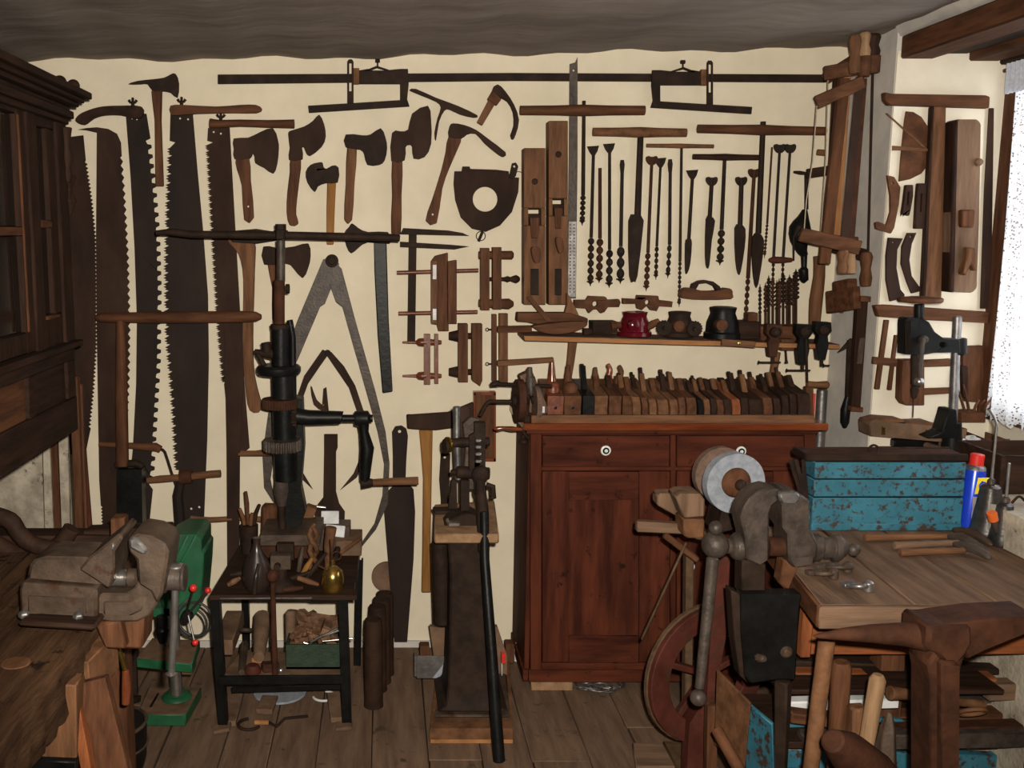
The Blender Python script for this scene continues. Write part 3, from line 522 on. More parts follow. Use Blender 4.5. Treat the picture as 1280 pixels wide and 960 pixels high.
def gclamp(label, x, y0, y1, mt, sx, bar):
    Yc = 3.76
    T('gear_clamp', label, 'clamp', ('bracket', mt, pl(f'{x - 9},{y0} {x + 10},{y0 + 1} {x + 11},{y0 + 12} {x + 6},{y0 + 18} {x + 7},{y1 - 18} {x + 3},{y1} {x - 6},{y1} {x - 8},{y1 - 18} {x - 5},{y0 + 18} {x - 10},{y0 + 12}', .20, .035)),
      ('boss', 'iron', lathe([(.02, 0), (.02, .02), (.01, .03)], P(x, y0 + 10, Yc), (0, -1, 0))), ('thumb_screw', 'iron', J(tb([(x - 2, y1 - 4), (x - 2, y1 + 8)], 2.2, .22, 8), tb([(x - 2 + bar, y1 + 7), (x + 8, y1 + 7)], 1.3, .22, 6), tb([(x - 2 + bar, y1 + 7), (x - 1 + bar, y1 + 7)], 2.6, .22, 8))), g='machines clamped on the right end of the shelf')
gclamp('brown iron clamp screwed on the shelf edge, leftmost of the three', 968, 405, 446, 'rust', 0, -18)
gclamp('black iron clamp with long crossbar screw, middle of the three on the shelf', 1005, 405, 456, 'black', 0, -20)
gclamp('black iron clamp with wide head nearest the shelf end', 1029, 402, 450, 'black', 0, 2)
T('crank_grip', 'brown crank with round wooden grip hanging below the shelf end', 'handle', ('arm', 'iron', tb('1008,424 1009,478', 1.6, .24, 6)), ('grip', 'wood', tb('1009,480 1020,481 1034,481 1036,481', [4, 4, 5, 3], .24, 10)), ('bracket', 'brownZ', pb(1008, 484, 1017, 520, .22, .03)))
T('wooden_stave', 'thick brown curved stave hanging behind the shelf end clamps', 'handle', ('', 'woodZ', tb('1024,320 1024,345 1020,375 1018,405', [7, 7, 8, 7], .08, 12, 2)))
T('tapered_stick', 'brown tapering stick under the leftmost shelf clamp', 'handle', ('', 'woodZ', tb('971,440 968,458 963,474', [5, 5, 3], .1, 10)))
T('eye_bolt', 'wooden block with dangling iron pin under the shelf between the clamps', 'block', ('block', 'brown', pb(977, 424, 993, 438, .15, .05)), ('pin', 'iron', tb('982,436 983,450 983,454', [1.2, 1.4, 2.6], .19, 8)))
# ---------------------------------------------------------------- cabinet with the tray of planes
def fb(x0, y0, x1, y1, Y, th): return pb(x0, y0, x1, y1, 0, th, Y0=Y + th)     # front face at distance Y
X0, X1, YF, YB = .538, 1.571, 3.60, 3.975
zt = P(800, 534, YF).z; z0 = .03
def knob(x, y, Y=YF): return [('knob', 'porcelain', lathe([(.019, 0), (.019, .006), (.012, .008)], P(x, y, Y), (0, -1, 0))), ('knob_ring', 'black', lathe([(.0125, .0075), (.0125, .009), (.009, .009)], P(x, y, Y), (0, -1, 0))), ('knob_center', 'porcelain', lathe([(.007, .008), (.006, .014), (.002, .015)], P(x, y, Y), (0, -1, 0)))]
def door(x0, x1, kx=None):
    a, b = x0 + 33, x1 - 38
    return ('door', 'cabZ', J(fb(x0, 589, a, 828, YF - .004, .024), fb(b, 589, x1, 828, YF - .004, .024)), [('rail', 'cabX', fb(a + .2, 590, b - .2, 625, YF - .003, .022)), ('rail', 'cabX', fb(a + .2, 795, b - .2, 828, YF - .003, .022), 'lighter brown bottom rail'), ('panel', 'cabZ', fb(a - 1, 624, b + 1, 796, YF + .006, .01))] + (knob(kx, 708, YF - .004) if kx else []))
T('cabinet', 'dark red-brown stained wooden cabinet with two drawers, two doors and white knobs', 'cabinet',
  ('body', 'cabZ', J(box(X0, X0 + .02, YF + .02, YB, z0, zt), box(X1 - .02, X1, YF + .02, YB, z0, zt), box(X0, X1, YB - .01, YB, z0, zt), fb(663, 537, 677, 843, YF, .02), fb(1006, 537, 1020, 843, YF, .02), fb(838, 537, 845, 843, YF + .002, .02))),
  *[('face_rail', 'cabX', fb(677, a, 1006, b, YF + .001, .02)) for a, b in ((537, 544.5), (583.5, 588.5), (829, 838))],
  ('plinth', 'cabX', J(fb(661, 838, 1022, 853, YF - .008, .02), box(X0 - .006, X0 + .014, YF, YB, z0, z0 + .045))),
  ('drawer', 'cabX', fb(678, 545, 837, 583, YF - .004, .024), knob(757, 563, YF - .004)), ('drawer', 'cabX', fb(846, 545, 1005, 583, YF - .004, .024), knob(926, 564, YF - .004)),
  door(678, 837), door(846, 1005, 862),
  ('top', 'polishX', box(X0 - .03, X1 + .045, YF - .045, YB, zt - .004, zt + .022)),
  ('cornice', 'cabX', box(X0 - .015, X1 + .02, YF - .02, YB, zt - .022, zt - .004)), g=None, bev=.002)
T('wood_block', 'pale timber offcut under the left front corner of the cabinet', 'block', ('', 'pale', fb(664, 853, 716, 863, YF - .01, .1)), bev=.002)
T('wood_block', 'pale timber offcut under the left rear corner of the cabinet', 'block', ('', 'pale', box(X0 - .02, X0 + .05, 3.88, 3.97, 0, .029)), bev=.002)
zc = zt + .022
tr0, tr1 = P(664, 517, YF - .03).x, P(1017, 520, YF - .03).x
T('tool_tray', 'shallow wooden tray on the cabinet top holding the row of planes', 'tray', ('front_board', 'woodX', box(tr0, tr1, YF - .04, YF - .022, zc, zc + .030)), ('side_board', 'brownY', box(tr0, tr0 + .014, YF - .022, YB - .02, zc, zc + .026)), ('side_board', 'brownY', box(tr1 - .014, tr1, YF - .022, YB - .02, zc, zc + .026)), ('floor_board', 'darkX', box(tr0 + .014, tr1 - .014, YF - .022, YB - .02, zc, zc + .006)))
# planes: long bodies pointing at the camera, wedge and iron standing out of the top
rp = random.Random(11)
PL = [(684, 705, 'redp', 'reddish smoothing plane with a hollowed front and round hole, first in the tray'), (705, 727, 'brown', 'brown smoothing plane with hollowed front, second in the tray'), (728, 743, 'black', 'black metal-bodied plane with thin upright iron'),
      (743, 760, 'wood', 'plane with straight pale horn, fourth in the tray'), (761, 777, 'brown', 'plane with shiny orange-brown curved horn'), (778, 791, 'brown', 'plane with pale hooked horn, right of the orange-brown one'), (791, 802, 'wood', 0), (803, 811, 'brown', 0), (812, 822, 'wood', 0), (823, 837, 'wood', 0), (838, 849, 'wood', 0), (849, 858, 'brown', 0), (859, 872, 'brown', 0), (873, 881, 'black', 0), (881, 889, 'wood', 0), (889, 897, 'dark', 0), (897, 906, 'brown', 0), (906, 916, 'dark', 0), (916, 927, 'orangew', 0), (927, 937, 'dark', 0), (937, 954, 'dark', 0), (955, 967, 'brown', 0), (968, 977, 'dark', 0), (978, 987, 'dark', 0), (988, 997, 'dark', 0), (998, 1014, 'dark', 0)]
desc = ['narrow pale-brown moulding plane right of the horned planes', 'thin reddish moulding plane with forked wedge', 'moulding plane with stout round-topped wedge', 'wide light moulding plane with tall pointed iron', 'light moulding plane with square wedge, leaning right', 'slim brown moulding plane with low wedge', 'moulding plane with pointed split wedge', 'black thin moulding plane in the middle of the tray', 'thin yellowish moulding plane beside the black one', 'slim dark moulding plane right of the yellowish one', 'rabbet plane with wide flat wedge, mid tray', 'dark moulding plane left of the orange one', 'orange-brown moulding plane, the brightest of the row', 'dark moulding plane right of the orange one', 'wide dark plane with square iron sticking up', 'brown plane with double wedge right of the wide dark one', 'dark narrow plane, fourth from the right end', 'dark narrow plane, third from the right end', 'dark plane standing up high, second from the right end', 'broad dark plane at the right end of the tray']
for i, (a, b, mt, lb) in enumerate(PL):
    yf = 497 + (1.5 if i > 6 else 0) + rp.uniform(-1.5, 1.5); Yp = YF - .005 + rp.uniform(0, .012)
    if i < 6: yf = 495
    x0, x1 = P(a + .4, 505, Yp).x, P(b - .4, 505, Yp).x; wd = x1 - x0; zb = zc + .007; h = P(a, yf, Yp).z - zb
    h = max(h, .05); ln = rp.uniform(.21, .26) if i > 5 else .24; lean = -.007 if i > 5 else 0
    if i > 21: h += .012 * (i - 21) * .4
    zs = h * (.55 if i > 5 else 1)
    def prof(y): return [Vector((x0, y, zb)), Vector((x1, y, zb)), Vector((x1, y, zb + zs)), Vector((x1 + lean, y, zb + h)), Vector((x0 + lean, y, zb + h)), Vector((x0, y, zb + zs))]
    rise = .045 if i > 5 else .03
    f, k = prof(Yp), [v + Vector((lean * 2, ln, rise)) if v.z > zb + zs * .99 else v + Vector((0, ln, 0)) for v in prof(Yp)]
    md = [v + Vector((lean, .07, .012)) if v.z > zb + zs * .99 else v + Vector((0, .07, 0)) for v in prof(Yp)]
    n = 6; body = M(f + md + k, [(0, 1, 2, 3, 4, 5), tuple(range(17, 11, -1))] + [(r * 6 + j, r * 6 + (j + 1) % 6, r * 6 + 6 + (j + 1) % 6, r * 6 + 6 + j) for r in (0, 1) for j in range(6)])
    xc = (x0 + x1) / 2 + lean; zt_ = zb + h + .02
    parts = [('body', mt if mt == 'black' else mt + 'Y', body)]
    if i in (0, 1): parts += [('hollow', 'redpY' if i == 0 else 'brown', lathe([(wd * .46, -.02), (wd * .46, .01), (wd * .42, .028), (wd * .25, .04), (wd * .05, .042)], (xc, Yp + .06, zb + h + .002), (0, 0, 1), 14)), ('bung_hole', 'black', lathe([(.008, 0), (.006, .001)], (xc, Yp - .001, zb + h * .5), (0, -1, 0)))]
    if i in (0, 1, 3, 4, 5):
        hx, ht, hmt = {0: (690, 452, 'polish'), 1: (710, 456, 'brown'), 3: (744, 459, 'wood'), 4: (760, 455, 'polish'), 5: (774, 457, 'wood')}[i]; Yh = Yp + (.10 if i < 2 else .17)
        c = 2.5 if i in (4, 5) else 0
        parts.append(('horn', hmt, t3([(hx - 1, 492, Yh), (hx, 480, Yh), (hx + c * .3, 470, Yh), (hx + c, ht + 7, Yh), (hx + c * .6 - (2 if c else 0), ht, Yh)], [.016, .018, .014, .0105, .008], 10, 3)))
    if i > 1:
        wx = xc + lean; yw = Yp + .09 + rp.uniform(0, .03); hh = rp.uniform(.03, .055) if i > 5 else .035
        if i == 2: hh = .075
        t = min(wd * .7, .02)
        parts.append(('wedge', 'black' if i == 2 else ('brownZ', 'darkZ', 'woodZ')[i % 3], beam((wx, yw - .02, zt_ - .02), (wx + lean * .3, yw + .03, zt_ + hh), t, .014, (0, 1, 0))))
        parts.append(('iron', 'iron', beam((wx - t * .1, yw, zt_ - .01), (wx + lean * .3, yw + .05, zt_ + hh + rp.uniform(-.012, .022)), t * .8, .005, (0, 1, 0))))
    T('wooden_plane', lb or desc[i - 6], 'plane', *parts, g='wooden planes in the tray on the cabinet', bev=.0022)
T('grooving_plane', 'plane blank leaning at the left end of the tray behind the clamped grinder', 'plane', ('body', 'dustyZ', pl('650,470 665,463 683,505 682,518 660,520', .30, .06)), ('paper_tag', 'paper', pb(677, 508, 681, 516, .361, .001)), bev=.002)
T('steel_pipe', 'grey steel tube leaning in the corner right of the cabinet', 'pipe', ('', 'dull_steel', tb('1028,487 1026,520 1022,600 1016,850', [6.5, 6.5, 6.5, 6.5], .12, 16)))
T('wooden_knob_stick', 'stick end with wooden knob on top of the grey steel tube', 'knob', ('', 'brown', tb('1028,478 1028,482 1028,486', [6, 7.5, 6], .12, 12)))
T('red_rod', 'thin bright red rod between cabinet tray and steel tube', 'rod', ('', 'red', tb('1018,492 1016,524', 1.8, .2, 8)))
# ---------------------------------------------------------------- hand grinder and small tools clamped at the cabinet's left end
Yg = 3.62
def g3(s, r, Y=Yg, n=12, sm=0): return tube([P(x, y, Y) for x, y in (catmull(S(s), sm, False) if sm else S(s))], r, n)
T('bench_grinder', 'hand-cranked dark iron grinder with wheel clamped to the left end of the cabinet', 'grinder',
  ('flywheel', 'rust', wheel(P(649, 501, Yg), .080, .026, (1, .06, 0), 28)), ('hub', 'iron', lathe([(.018, 0), (.024, .01), (.024, .05), (.014, .06)], P(640, 501, Yg), (1, 0, 0))), ('stone', 'grind2', wheel(P(670, 505, Yg - .01), .066, .018, (1, .08, 0))), ('spindle_bar', 'iron', g3('613,481 622,479 626,480 690,483', [.008, .012, .007, .008])),
  ('frame', 'iron', J(g3('658,478 660,495 658,512 660,530', .010), g3('664,500 675,498', .016), pb(655, 520, 676, 528, 0, .04, Y0=Yg + .02))), ('post', 'grey_iron', g3('662,459 662,470 663,472 664,492', [.010, .012, .018, .018])), ('screw_clamp', 'iron', g3('655,526 654,538 658,545 662,548', .007, sm=2)), ('screw_clamp', 'iron', g3('668,526 670,538 674,544 682,546', .007, sm=2)),
  ('thumb_nut', 'iron', g3('654,544 654,550', [.006, .006]) + lathe([(.020, 0), (.016, .010), (.006, .016)], P(654, 553, Yg))), ('thumb_nut', 'iron', lathe([(.017, 0), (.015, .008), (.006, .014)], P(675, 553, Yg))), ('grip', 'polish', g3('617,536 622,536 630,535 640,536 655,537', [.004, .010, .007, .010, .005])), ('crank', 'iron', g3('600,520 607,507 612,502 620,502 640,502', .008, sm=2)))
# ---------------------------------------------------------------- blacksmith drilling machine on its table
Yd = 3.62
def d3(s, r, Y=Yd, n=14): return tube([P(x, y, Y) for x, y in S(s)], r, n)
def m_(v): return v * Yd / F
T('drilling_machine', 'tall black hand-cranked column drilling machine with long bar wheel on top', 'drilling machine',
  ('top_bar', 'iron', d3('195,291 215,290 240,293 345,294 490,297 500,298', [m_(3), m_(4.5), m_(4.6), m_(5), m_(4.6), m_(4)])), ('top_nut', 'iron', lathe([(m_(9), -.02), (m_(9), .012), (m_(7), .012), (m_(7), .034)], P(351, 292, Yd), n=6), 'hexagonal nut'),
  ('spindle', 'grey_iron', d3('351,300 351,352', m_(5.5))), ('feed_screw', 'rust', d3('349,350 349,405', m_(7))), ('side_bolt', 'iron', d3('357,361 362,361', [m_(6), m_(6)])),
  ('collar', 'iron', lathe([(m_(12), -.01), (m_(12), .008)], P(350, 408, Yd))), ('sleeve', 'black', d3('351,410 351,460', [m_(12), m_(12)])), ('side_rib', 'black', d3('362,400 366,420 367,500', m_(4))),
  ('feed_pawl', 'iron', J(d3('318,439 330,442 342,442', [m_(3), m_(5), m_(8)]), d3('332,428 334,440', m_(6)), d3('322,442 333,462', m_(3.5)))), ('hand_wheel', 'black', lathe([(m_(26), -m_(6)), (m_(28), -m_(2)), (m_(28), m_(3)), (m_(25), m_(6)), (m_(12), m_(6))], P(348.5, 462, Yd), n=36)),
  ('column', 'black', d3('354,468 355,500 356,560 358,600', m_(15))), ('upper_gear', 'rust', wheel(P(350, 504, Yd - .02), m_(21), m_(12), (0, 0, 1), teeth=34, amp=m_(1.6))), ('lower_gear', 'grey_iron', wheel(P(353, 556, Yd - .02), m_(22), m_(14), (0, 0, 1), teeth=24, amp=m_(2.6))),
  ('frame', 'black', pl('362,495 378,500 380,560 376,610 382,640 370,672 352,672 356,600', 0, .08, Y0=Yd + .10)), ('bevel_gear', 'iron', wheel(P(368, 521, Yd), m_(12), m_(7), (1, 0, 0), teeth=16, amp=m_(2))),
  ('crank_shaft', 'black', d3('370,520 385,522 425,522 427,522 428,523 455,523', [m_(11), m_(10), m_(8.5), m_(8.5), m_(5), m_(5)])), ('crank_hub', 'black', d3('443,523 446,523 460,523 463,523 466,523', [m_(9), m_(10), m_(10), m_(5), m_(5)])),
  ('crank', 'black', d3('454,526 455,540 459,560 457,580 456,602', [m_(8), m_(6), m_(9), m_(8), m_(6)]), [('ferrule', 'iron', d3('452,604 466,603', [m_(7), m_(5)])), ('grip', 'woodX', d3('466,603 490,602 523,601', [m_(4.5), m_(5), m_(5.5)]))]), ('chuck', 'grey_iron', d3('352,592 352,600 352,612 352,632', [m_(10), m_(9), m_(10), m_(6)])),
  ('drill_bit', 'iron', d3('352,632 353,668', m_(5))), ('foot', 'cast', pb(325, 669, 400, 682, 0, .24, Y0=Yd + .15)))
# tool table
zt1 = Q(350, 744, 0).z; ZT = P(350, 744, 3.27).z
def quad(z, pts, th): return ex([Q(x, y, z) for x, y in S(pts)], (0, 0, -th))
def leg(a, b, w_=.022): return J(beam(a, b, w_, .006, (0, 1, 0)), beam(Vector(a) + Vector((w_ / 2, .012, 0)), Vector(b) + Vector((w_ / 2, .012, 0)), .006, w_ + .01, (0, 1, 0)))
ZS = P(350, 846, 3.27).z
T('tool_table', 'low black angle-iron table with sheet top under the drilling machine', 'table', ('top', 'darkX', quad(ZT, '262,744 446,744 448,672 305,672', .018)), ('top_rim', 'dull_steel', J(beam(Q(275, 745.5, ZT) + Vector((0, -.004, -.006)), Q(390, 745, ZT) + Vector((0, -.004, -.006)), .004, .006))),
  ('lower_shelf', 'dusty', quad(ZS, '277,845 430,845 436,815 300,815', .018)), ('shelf_rail', 'black', beam(P(274, 850, 3.26), P(430, 849, 3.26), .012, .03)), ('brace_rail', 'black', beam(P(290, 862, 3.36), P(426, 858, 3.36), .012, .02)),
  ('leg', 'black', leg(P(268, 748, 3.28), P(278, 906, 3.28), .03)), ('leg', 'black', leg(P(428, 748, 3.28), P(433, 906, 3.28), .03)), ('leg', 'black', leg(P(306, 748, 3.93), P(307, 812, 3.93), .026)), ('leg', 'black', leg(P(449, 700, 3.80), P(446, 832, 3.80), .026)),
  ('side_rail', 'black', beam(P(443, 744, 3.3), P(449, 690, 3.9), .008, .035)), ('foot_plate', 'dusty', beam(P(268, 912, 3.27), P(288, 908, 3.27), .05, .012)), ('foot_plate', 'dusty', beam(P(420, 908, 3.27), P(440, 906, 3.27), .05, .012)))
def onz(x, y): return Q(x, y, ZT)
def jar(name, label, cat, x, y, prof, mt, z=ZT, n=16, extra=(), g=None): T(name, label, cat, *(((('body', mt, lathe(prof, Q(x, y, z), n=n)),) + tuple(extra)) if extra else (('', mt, lathe(prof, Q(x, y, z), n=n)),)), g=g)
c = onz(312, 690)
T('tool_tin', 'dark round tin holding short wooden-handled tools on the tool table', 'tin', ('tin', 'iron', lathe([(.033, 0), (.036, .11), (.033, .11), (.031, .02), (.001, .02)], c)))
for i, (dx, dy, h, mt, lb) in enumerate([(-.03, 0, .175, 'wood', 'leftmost stick in the dark tin'), (-.01, .01, .24, 'brown', 'tallest upright handle in the dark tin'), (.012, -.01, .16, 'wood', 'short middle file handle in the dark tin'), (.035, .005, .19, 'dark', 'dark forked tool leaning right in the dark tin')]):
    T('file', lb, 'file', ('', mt, tube([c + Vector((dx * .2, dy * .2, .022)), c + Vector((dx * .75, dy, h * .8)), c + Vector((dx * 1.2, dy, h))], [.004, .009, .007], 8)), g='handles in the dark tin')
c = onz(416, 738)
T('oil_can', 'small polished brass oil can with dark ring handle on the table corner', 'oil can', ('body', 'brass', lathe([(.036, 0), (.039, .01), (.039, .05), (.034, .07), (.018, .085), (.009, .09), (.008, .11)], c, n=24)), ('spout', 'rust', tube([c + Vector((-.004, 0, .1)), c + Vector((-.005, 0, .15)), c + Vector((-.008, 0, .185))], [.004, .003, .002], 8)), ('ring_handle', 'rust', ring(c + Vector((.014, 0, .125)), .015, .003)), ('side_spout', 'rust', tube([c + Vector((-.02, 0, .075)), c + Vector((-.05, 0, .09))], .004, 8)))
T('pad_block', 'black folded iron pad beneath the brass oil can', 'block', ('', 'black', box(c.x - .075, c.x + .062, c.y - .03, c.y + .05, ZT - .028, ZT - .002 + .002 - .002)))
c = onz(322, 738)
T('dark_jug', 'dark glazed jug with a curled handle at the front left of the table', 'jug', ('body', 'glassy', lathe([(.034, 0), (.05, .03), (.052, .07), (.04, .11), (.02, .14), (.012, .17), (.014, .19)], c, n=20)), ('handle', 'glassy', tube([c + Vector((.01, -.04, .11)), c + Vector((.004, -.065, .07)), c + Vector((-.004, -.06, .01))], [.006, .008, .008], 8)))
c = onz(352, 735)
T('small_vise', 'small cast bench vise with round red-brown knob among the clutter', 'vise', ('base', 'iron', lathe([(.05, 0), (.045, .02), (.022, .04), (.02, .08)], c)), ('jaw', 'cast', cb(c + Vector((0, 0, .10)), (.07, .05, .05))), ('rear_jaw', 'iron', cb(c + Vector((.01, .06, .115)), (.06, .03, .06))), ('screw', 'iron', rod(c + Vector((-.01, -.05, .09)), c + Vector((-.01, .06, .09)), .012)))
T('ball_lever', 'long rusty rod with round red-brown ball hanging before the table down to its shelf', 'lever', ('rod', 'rust', tube([P(341, 728, 3.235), P(342, 780, 3.25), P(344, 845, 3.29)], [.009, .010, .011], 10)), ('ball', 'rust', ball(P(341, 720, 3.235), .022)), ('foot', 'steel', ball(P(351, 838, 3.30), .011)))
T('machine_vise', 'grey iron block vise with blue-white paper on top, right rear of the table', 'vise', ('body', 'cast', cb(onz(412, 690) + Vector((0, .06, .05)), (.16, .1, .10))), ('paper', 'paper', cb(onz(412, 690) + Vector((0, .05, .125)), (.07, .004, .05), (-.3, 0, 0))), ('paper', 'paper', cb(onz(416, 690) + Vector((.01, .0, .085)), (.075, .004, .045), (-.2, .1, 0))), ('screw', 'steel', rod(onz(388, 690) + Vector((-.03, .1, .16)), onz(400, 690) + Vector((.02, .1, .15)), .006)), bev=.003)
T('mallet', 'upright thick brown wooden handle in front of the block vise', 'mallet', ('', 'wood', tube([onz(411, 715) + Vector((0, 0, 0)), onz(411, 715) + Vector((0, 0, .10)), onz(411, 715) + Vector((.01, 0, .17))], [.014, .018, .021], 12)))
T('twisted_horn', 'upright twisted rope-like horn in the middle of the table', 'tool', ('', 'wood', J(*[tube([onz(392, 715) + Vector((.014 * math.sin(t * 1.1 + p), .014 * math.cos(t * 1.1 + p), .02 * t)) for t in range(10)], [.006] + [.010] * 7 + [.008, .005], 8) for p in (0, math.pi)])))
T('drill_block', 'wooden block with a slot and shiny plate left of the drill chuck', 'block', ('block', 'brownZ', cb(onz(336, 690) + Vector((0, .03, .10)), (.06, .05, .17), (0, .05, 0))), ('slot_plate', 'steel', cb(onz(336, 690) + Vector((0, .003, .12)), (.008, .003, .02))), bev=.01)
T('try_square', 'small slanted wooden block leaning right of the drill chuck', 'block', ('', 'wood', cb(onz(380, 690) + Vector((0, .04, .09)), (.04, .05, .18), (0, .35, 0))), bev=.004)
T('tool_bar', 'rusty flat bar lying across the foot of the drilling machine', 'bar', ('', 'rust', cb(onz(360, 700) + Vector((0, 0, .035)), (.22, .03, .05))), bev=.003)
T('iron_box', 'open grey sheet box at the right rear of the tool table', 'box', ('', 'dusty', cb(onz(425, 690) + Vector((.035, .03, .03)), (.1, .16, .06))), bev=.003)
T('hammer', 'small hammer with wooden shaft lying at the right table edge', 'hammer', ('shaft', 'wood', tube([onz(425, 715) + Vector((0, 0, .07)), onz(450, 702) + Vector((.0, 0, .09))], [.007, .009], 8)), ('head', 'iron', rod(onz(424, 722) + Vector((-.012, 0, .068)), onz(424, 708) + Vector((-.005, 0, .068)), .011)))
rq = random.Random(5)
for i, (x, y, l, a, mt, nm, lb) in enumerate([(372, 730, .10, .3, 'iron', 'chisel', 'dark chisel lying beside the small vise'), (385, 736, .08, -.4, 'wood', 'awl', 'small pale-handled awl in front of the clutter'), (395, 728, .12, .9, 'iron', 'punch', 'iron punch slanting in the middle clutter'), (376, 718, .09, 1.4, 'cast', 'pliers', 'short grey pliers standing in the clutter'), (300, 722, .07, .1, 'iron', 'nut', 'dark lump at the left edge of the table top'), (366, 741, .07, .05, 'rust', 'bolt', 'rusty bolt near the front rim'), (384, 722, .07, 1.0, 'ochre', 'fitting', 'small yellowish fitting in the clutter'), (293, 735, .05, 0.5, 'scrap', 'scrap_piece', 'brown scrap at the front left corner of the table')]):
    c = onz(x, y); dv = Vector((math.cos(a), .2, math.sin(a))) * l / 2
    T(nm, lb, 'tool', ('', mt, tube([c + Vector((0, 0, .012 + abs(dv.z))) - dv, c + Vector((0, 0, .012 + abs(dv.z))), c + Vector((0, 0, .012 + abs(dv.z))) + dv], [.008, .011, .006], 8)))
# lower shelf
a, b = P(357, 806, 3.33), P(425, 838, 3.33); zb = ZS
T('scrap_box', 'dark green painted metal box full of scrap on the lower shelf', 'box', ('box', 'dark_green', J(box(a.x, b.x, 3.33, 3.34, zb, a.z), box(a.x, b.x, 3.60, 3.61, zb, a.z), box(a.x, a.x + .008, 3.34, 3.60, zb, a.z), box(b.x - .008, b.x, 3.34, 3.60, zb, a.z), box(a.x, b.x, 3.33, 3.61, zb, zb + .01))))
pile = J(*[cb((rq.uniform(a.x + .03, b.x - .03), rq.uniform(3.37, 3.57), a.z + rq.uniform(-.03, .03)), (rq.uniform(.03, .08), rq.uniform(.015, .04), rq.uniform(.01, .03)), (rq.uniform(-.5, .5), rq.uniform(-.5, .5), rq.uniform(0, 3))) for _ in range(60)])
o = T('scrap_pile', 'heap of brown metal and wood scraps inside the green box', 'scrap', ('', 'scrap', pile)); o['kind'] = 'stuff'
for i, (dx, dz, ang) in enumerate([(0, 0, .5), (.02, .015, .35), (.05, .005, .1), (-.03, .0, -.3)]):
    p = P(388 + dx * 300, 803 - dz * 300, 3.36)
    T('shiny_rod', ['shiny short rod rising to the right on the scrap', 'upper shiny rod on the scrap heap', 'flat shiny rod at the box front edge', 'shiny rod leaning left on the scrap'][i], 'rod', ('', 'steel', tube([p, p + Vector((.11 * math.cos(ang), 0, .11 * math.sin(ang)))], .005, 8)), g='shiny rods on the scrap box')
def onS(x, y, z=0): return Q(x, y, ZS) + Vector((0, 0, z))
T('wrench', 'long rusty spanner with ring end lying on the lower shelf', 'wrench', ('', 'cast', J(tube([onS(302, 845, .012), onS(306, 815, .03)], [.012, .016], 8), ring(onS(308, 802, .045) + Vector((0, 0, .0)), .019, .008, (0, .5, 1)))))
T('wooden_bottle', 'round-topped wooden cylinder lying behind the spanner', 'bottle', ('', 'dusty', tube([onS(324, 832, .03), onS(327, 812, .07), onS(329, 800, .09)], [.02, .03, .034], 14)))
T('metal_disc', 'reddish round lump at the front of the lower shelf', 'disc', ('', 'redpaint', lathe([(.028, 0), (.03, .01), (.02, .03)], onS(316, 841))))
T('metal_lump', 'rusty angular lump right of the reddish disc', 'lump', ('', 'rust', cb(onS(338, 838, .014), (.06, .04, .03), (0, .1, .3))), bev=.005)
T('wooden_block', 'long dusty block sticking out left of the lower shelf', 'block', ('', 'dusty', cb(P(287, 790, 3.7), (.07, .3, .06))), bev=.003)
T('orange_piece', 'small orange wooden piece on the lower shelf behind the red disc', 'block', ('', 'light', cb(onS(322, 828, .012), (.04, .03, .02))), bev=.002)
T('cylinder_jar', 'grey wooden cylinder standing behind the green box', 'jar', ('', 'dusty', lathe([(.02, 0), (.02, .16), (.012, .17)], onS(364, 818))))
# under the table
for i, (x0, y0, x1, y1, mt, lb, nm) in enumerate([(295, 868, 284, 905, 'dusty', 'greyish board lying on the floor under the table, left', 'floor_plank'), (338, 872, 330, 890, 'dusty', 'short board end on the floor under the table centre', 'floor_plank'), (418, 868, 424, 900, 'dusty', 'board lying on the floor by the right front leg', 'floor_plank')]):
    T(nm, lb, 'board', ('', mt, beam(Q(x0, y0, .012), Q(x1, y1, .012), .06, .02)), bev=.002)
T('metal_ring', 'pale broken ring lying on the floor under the table', 'ring', ('', 'paper', ring(Q(405, 870, .006), .04, .005, (0, 0, 1), a0=2.6, a1=7)))
T('tongs', 'rusty tongs with an orange middle lying on the floor before the table', 'tongs', ('jaw', 'iron', ring(Q(312, 905, .01), .04, .006, (0, 0, 1), a0=1, a1=5)), ('handle', 'light', rod(Q(318, 903, .012), Q(336, 903, .012), .009)), ('arm', 'iron', tube([Q(336, 903, .01), Q(346, 908, .01), Q(356, 898, .01), Q(385, 895, .01)], .006, 6)))
T('blue_disc', 'dark blue-grey round plate half seen under the table', 'plate', ('', 'grind', lathe([(.10, 0), (.1, .008)], Q(350, 866, .004))))
# dark pipes
for i, (x, yt, yb, r) in enumerate([(469, 774, 882, 12.5), (474, 757, 862, 12.2), (479, 748, 852, 12.2), (483, 741, 842, 12)]):
    b_ = Q(x - 2, yb, 0); hh = (P(x, yt, b_.y) - b_).z; R = r * b_.y / F
    T('shell_case', ['dark rusty tube standing on the floor, nearest of the row', 'dark rusty tube, second of the row', 'dark rusty tube, third of the row', 'dark rusty tube, rearmost and seen highest'][i], 'tube', ('', 'tube', lathe([(R * 1.05, 0), (R, .02), (R * .98, hh * .9), (R * .9, hh), (R * .62, hh), (R * .62, .05), (.001, .05)], b_, n=20)), g='row of dark tubes on the floor')
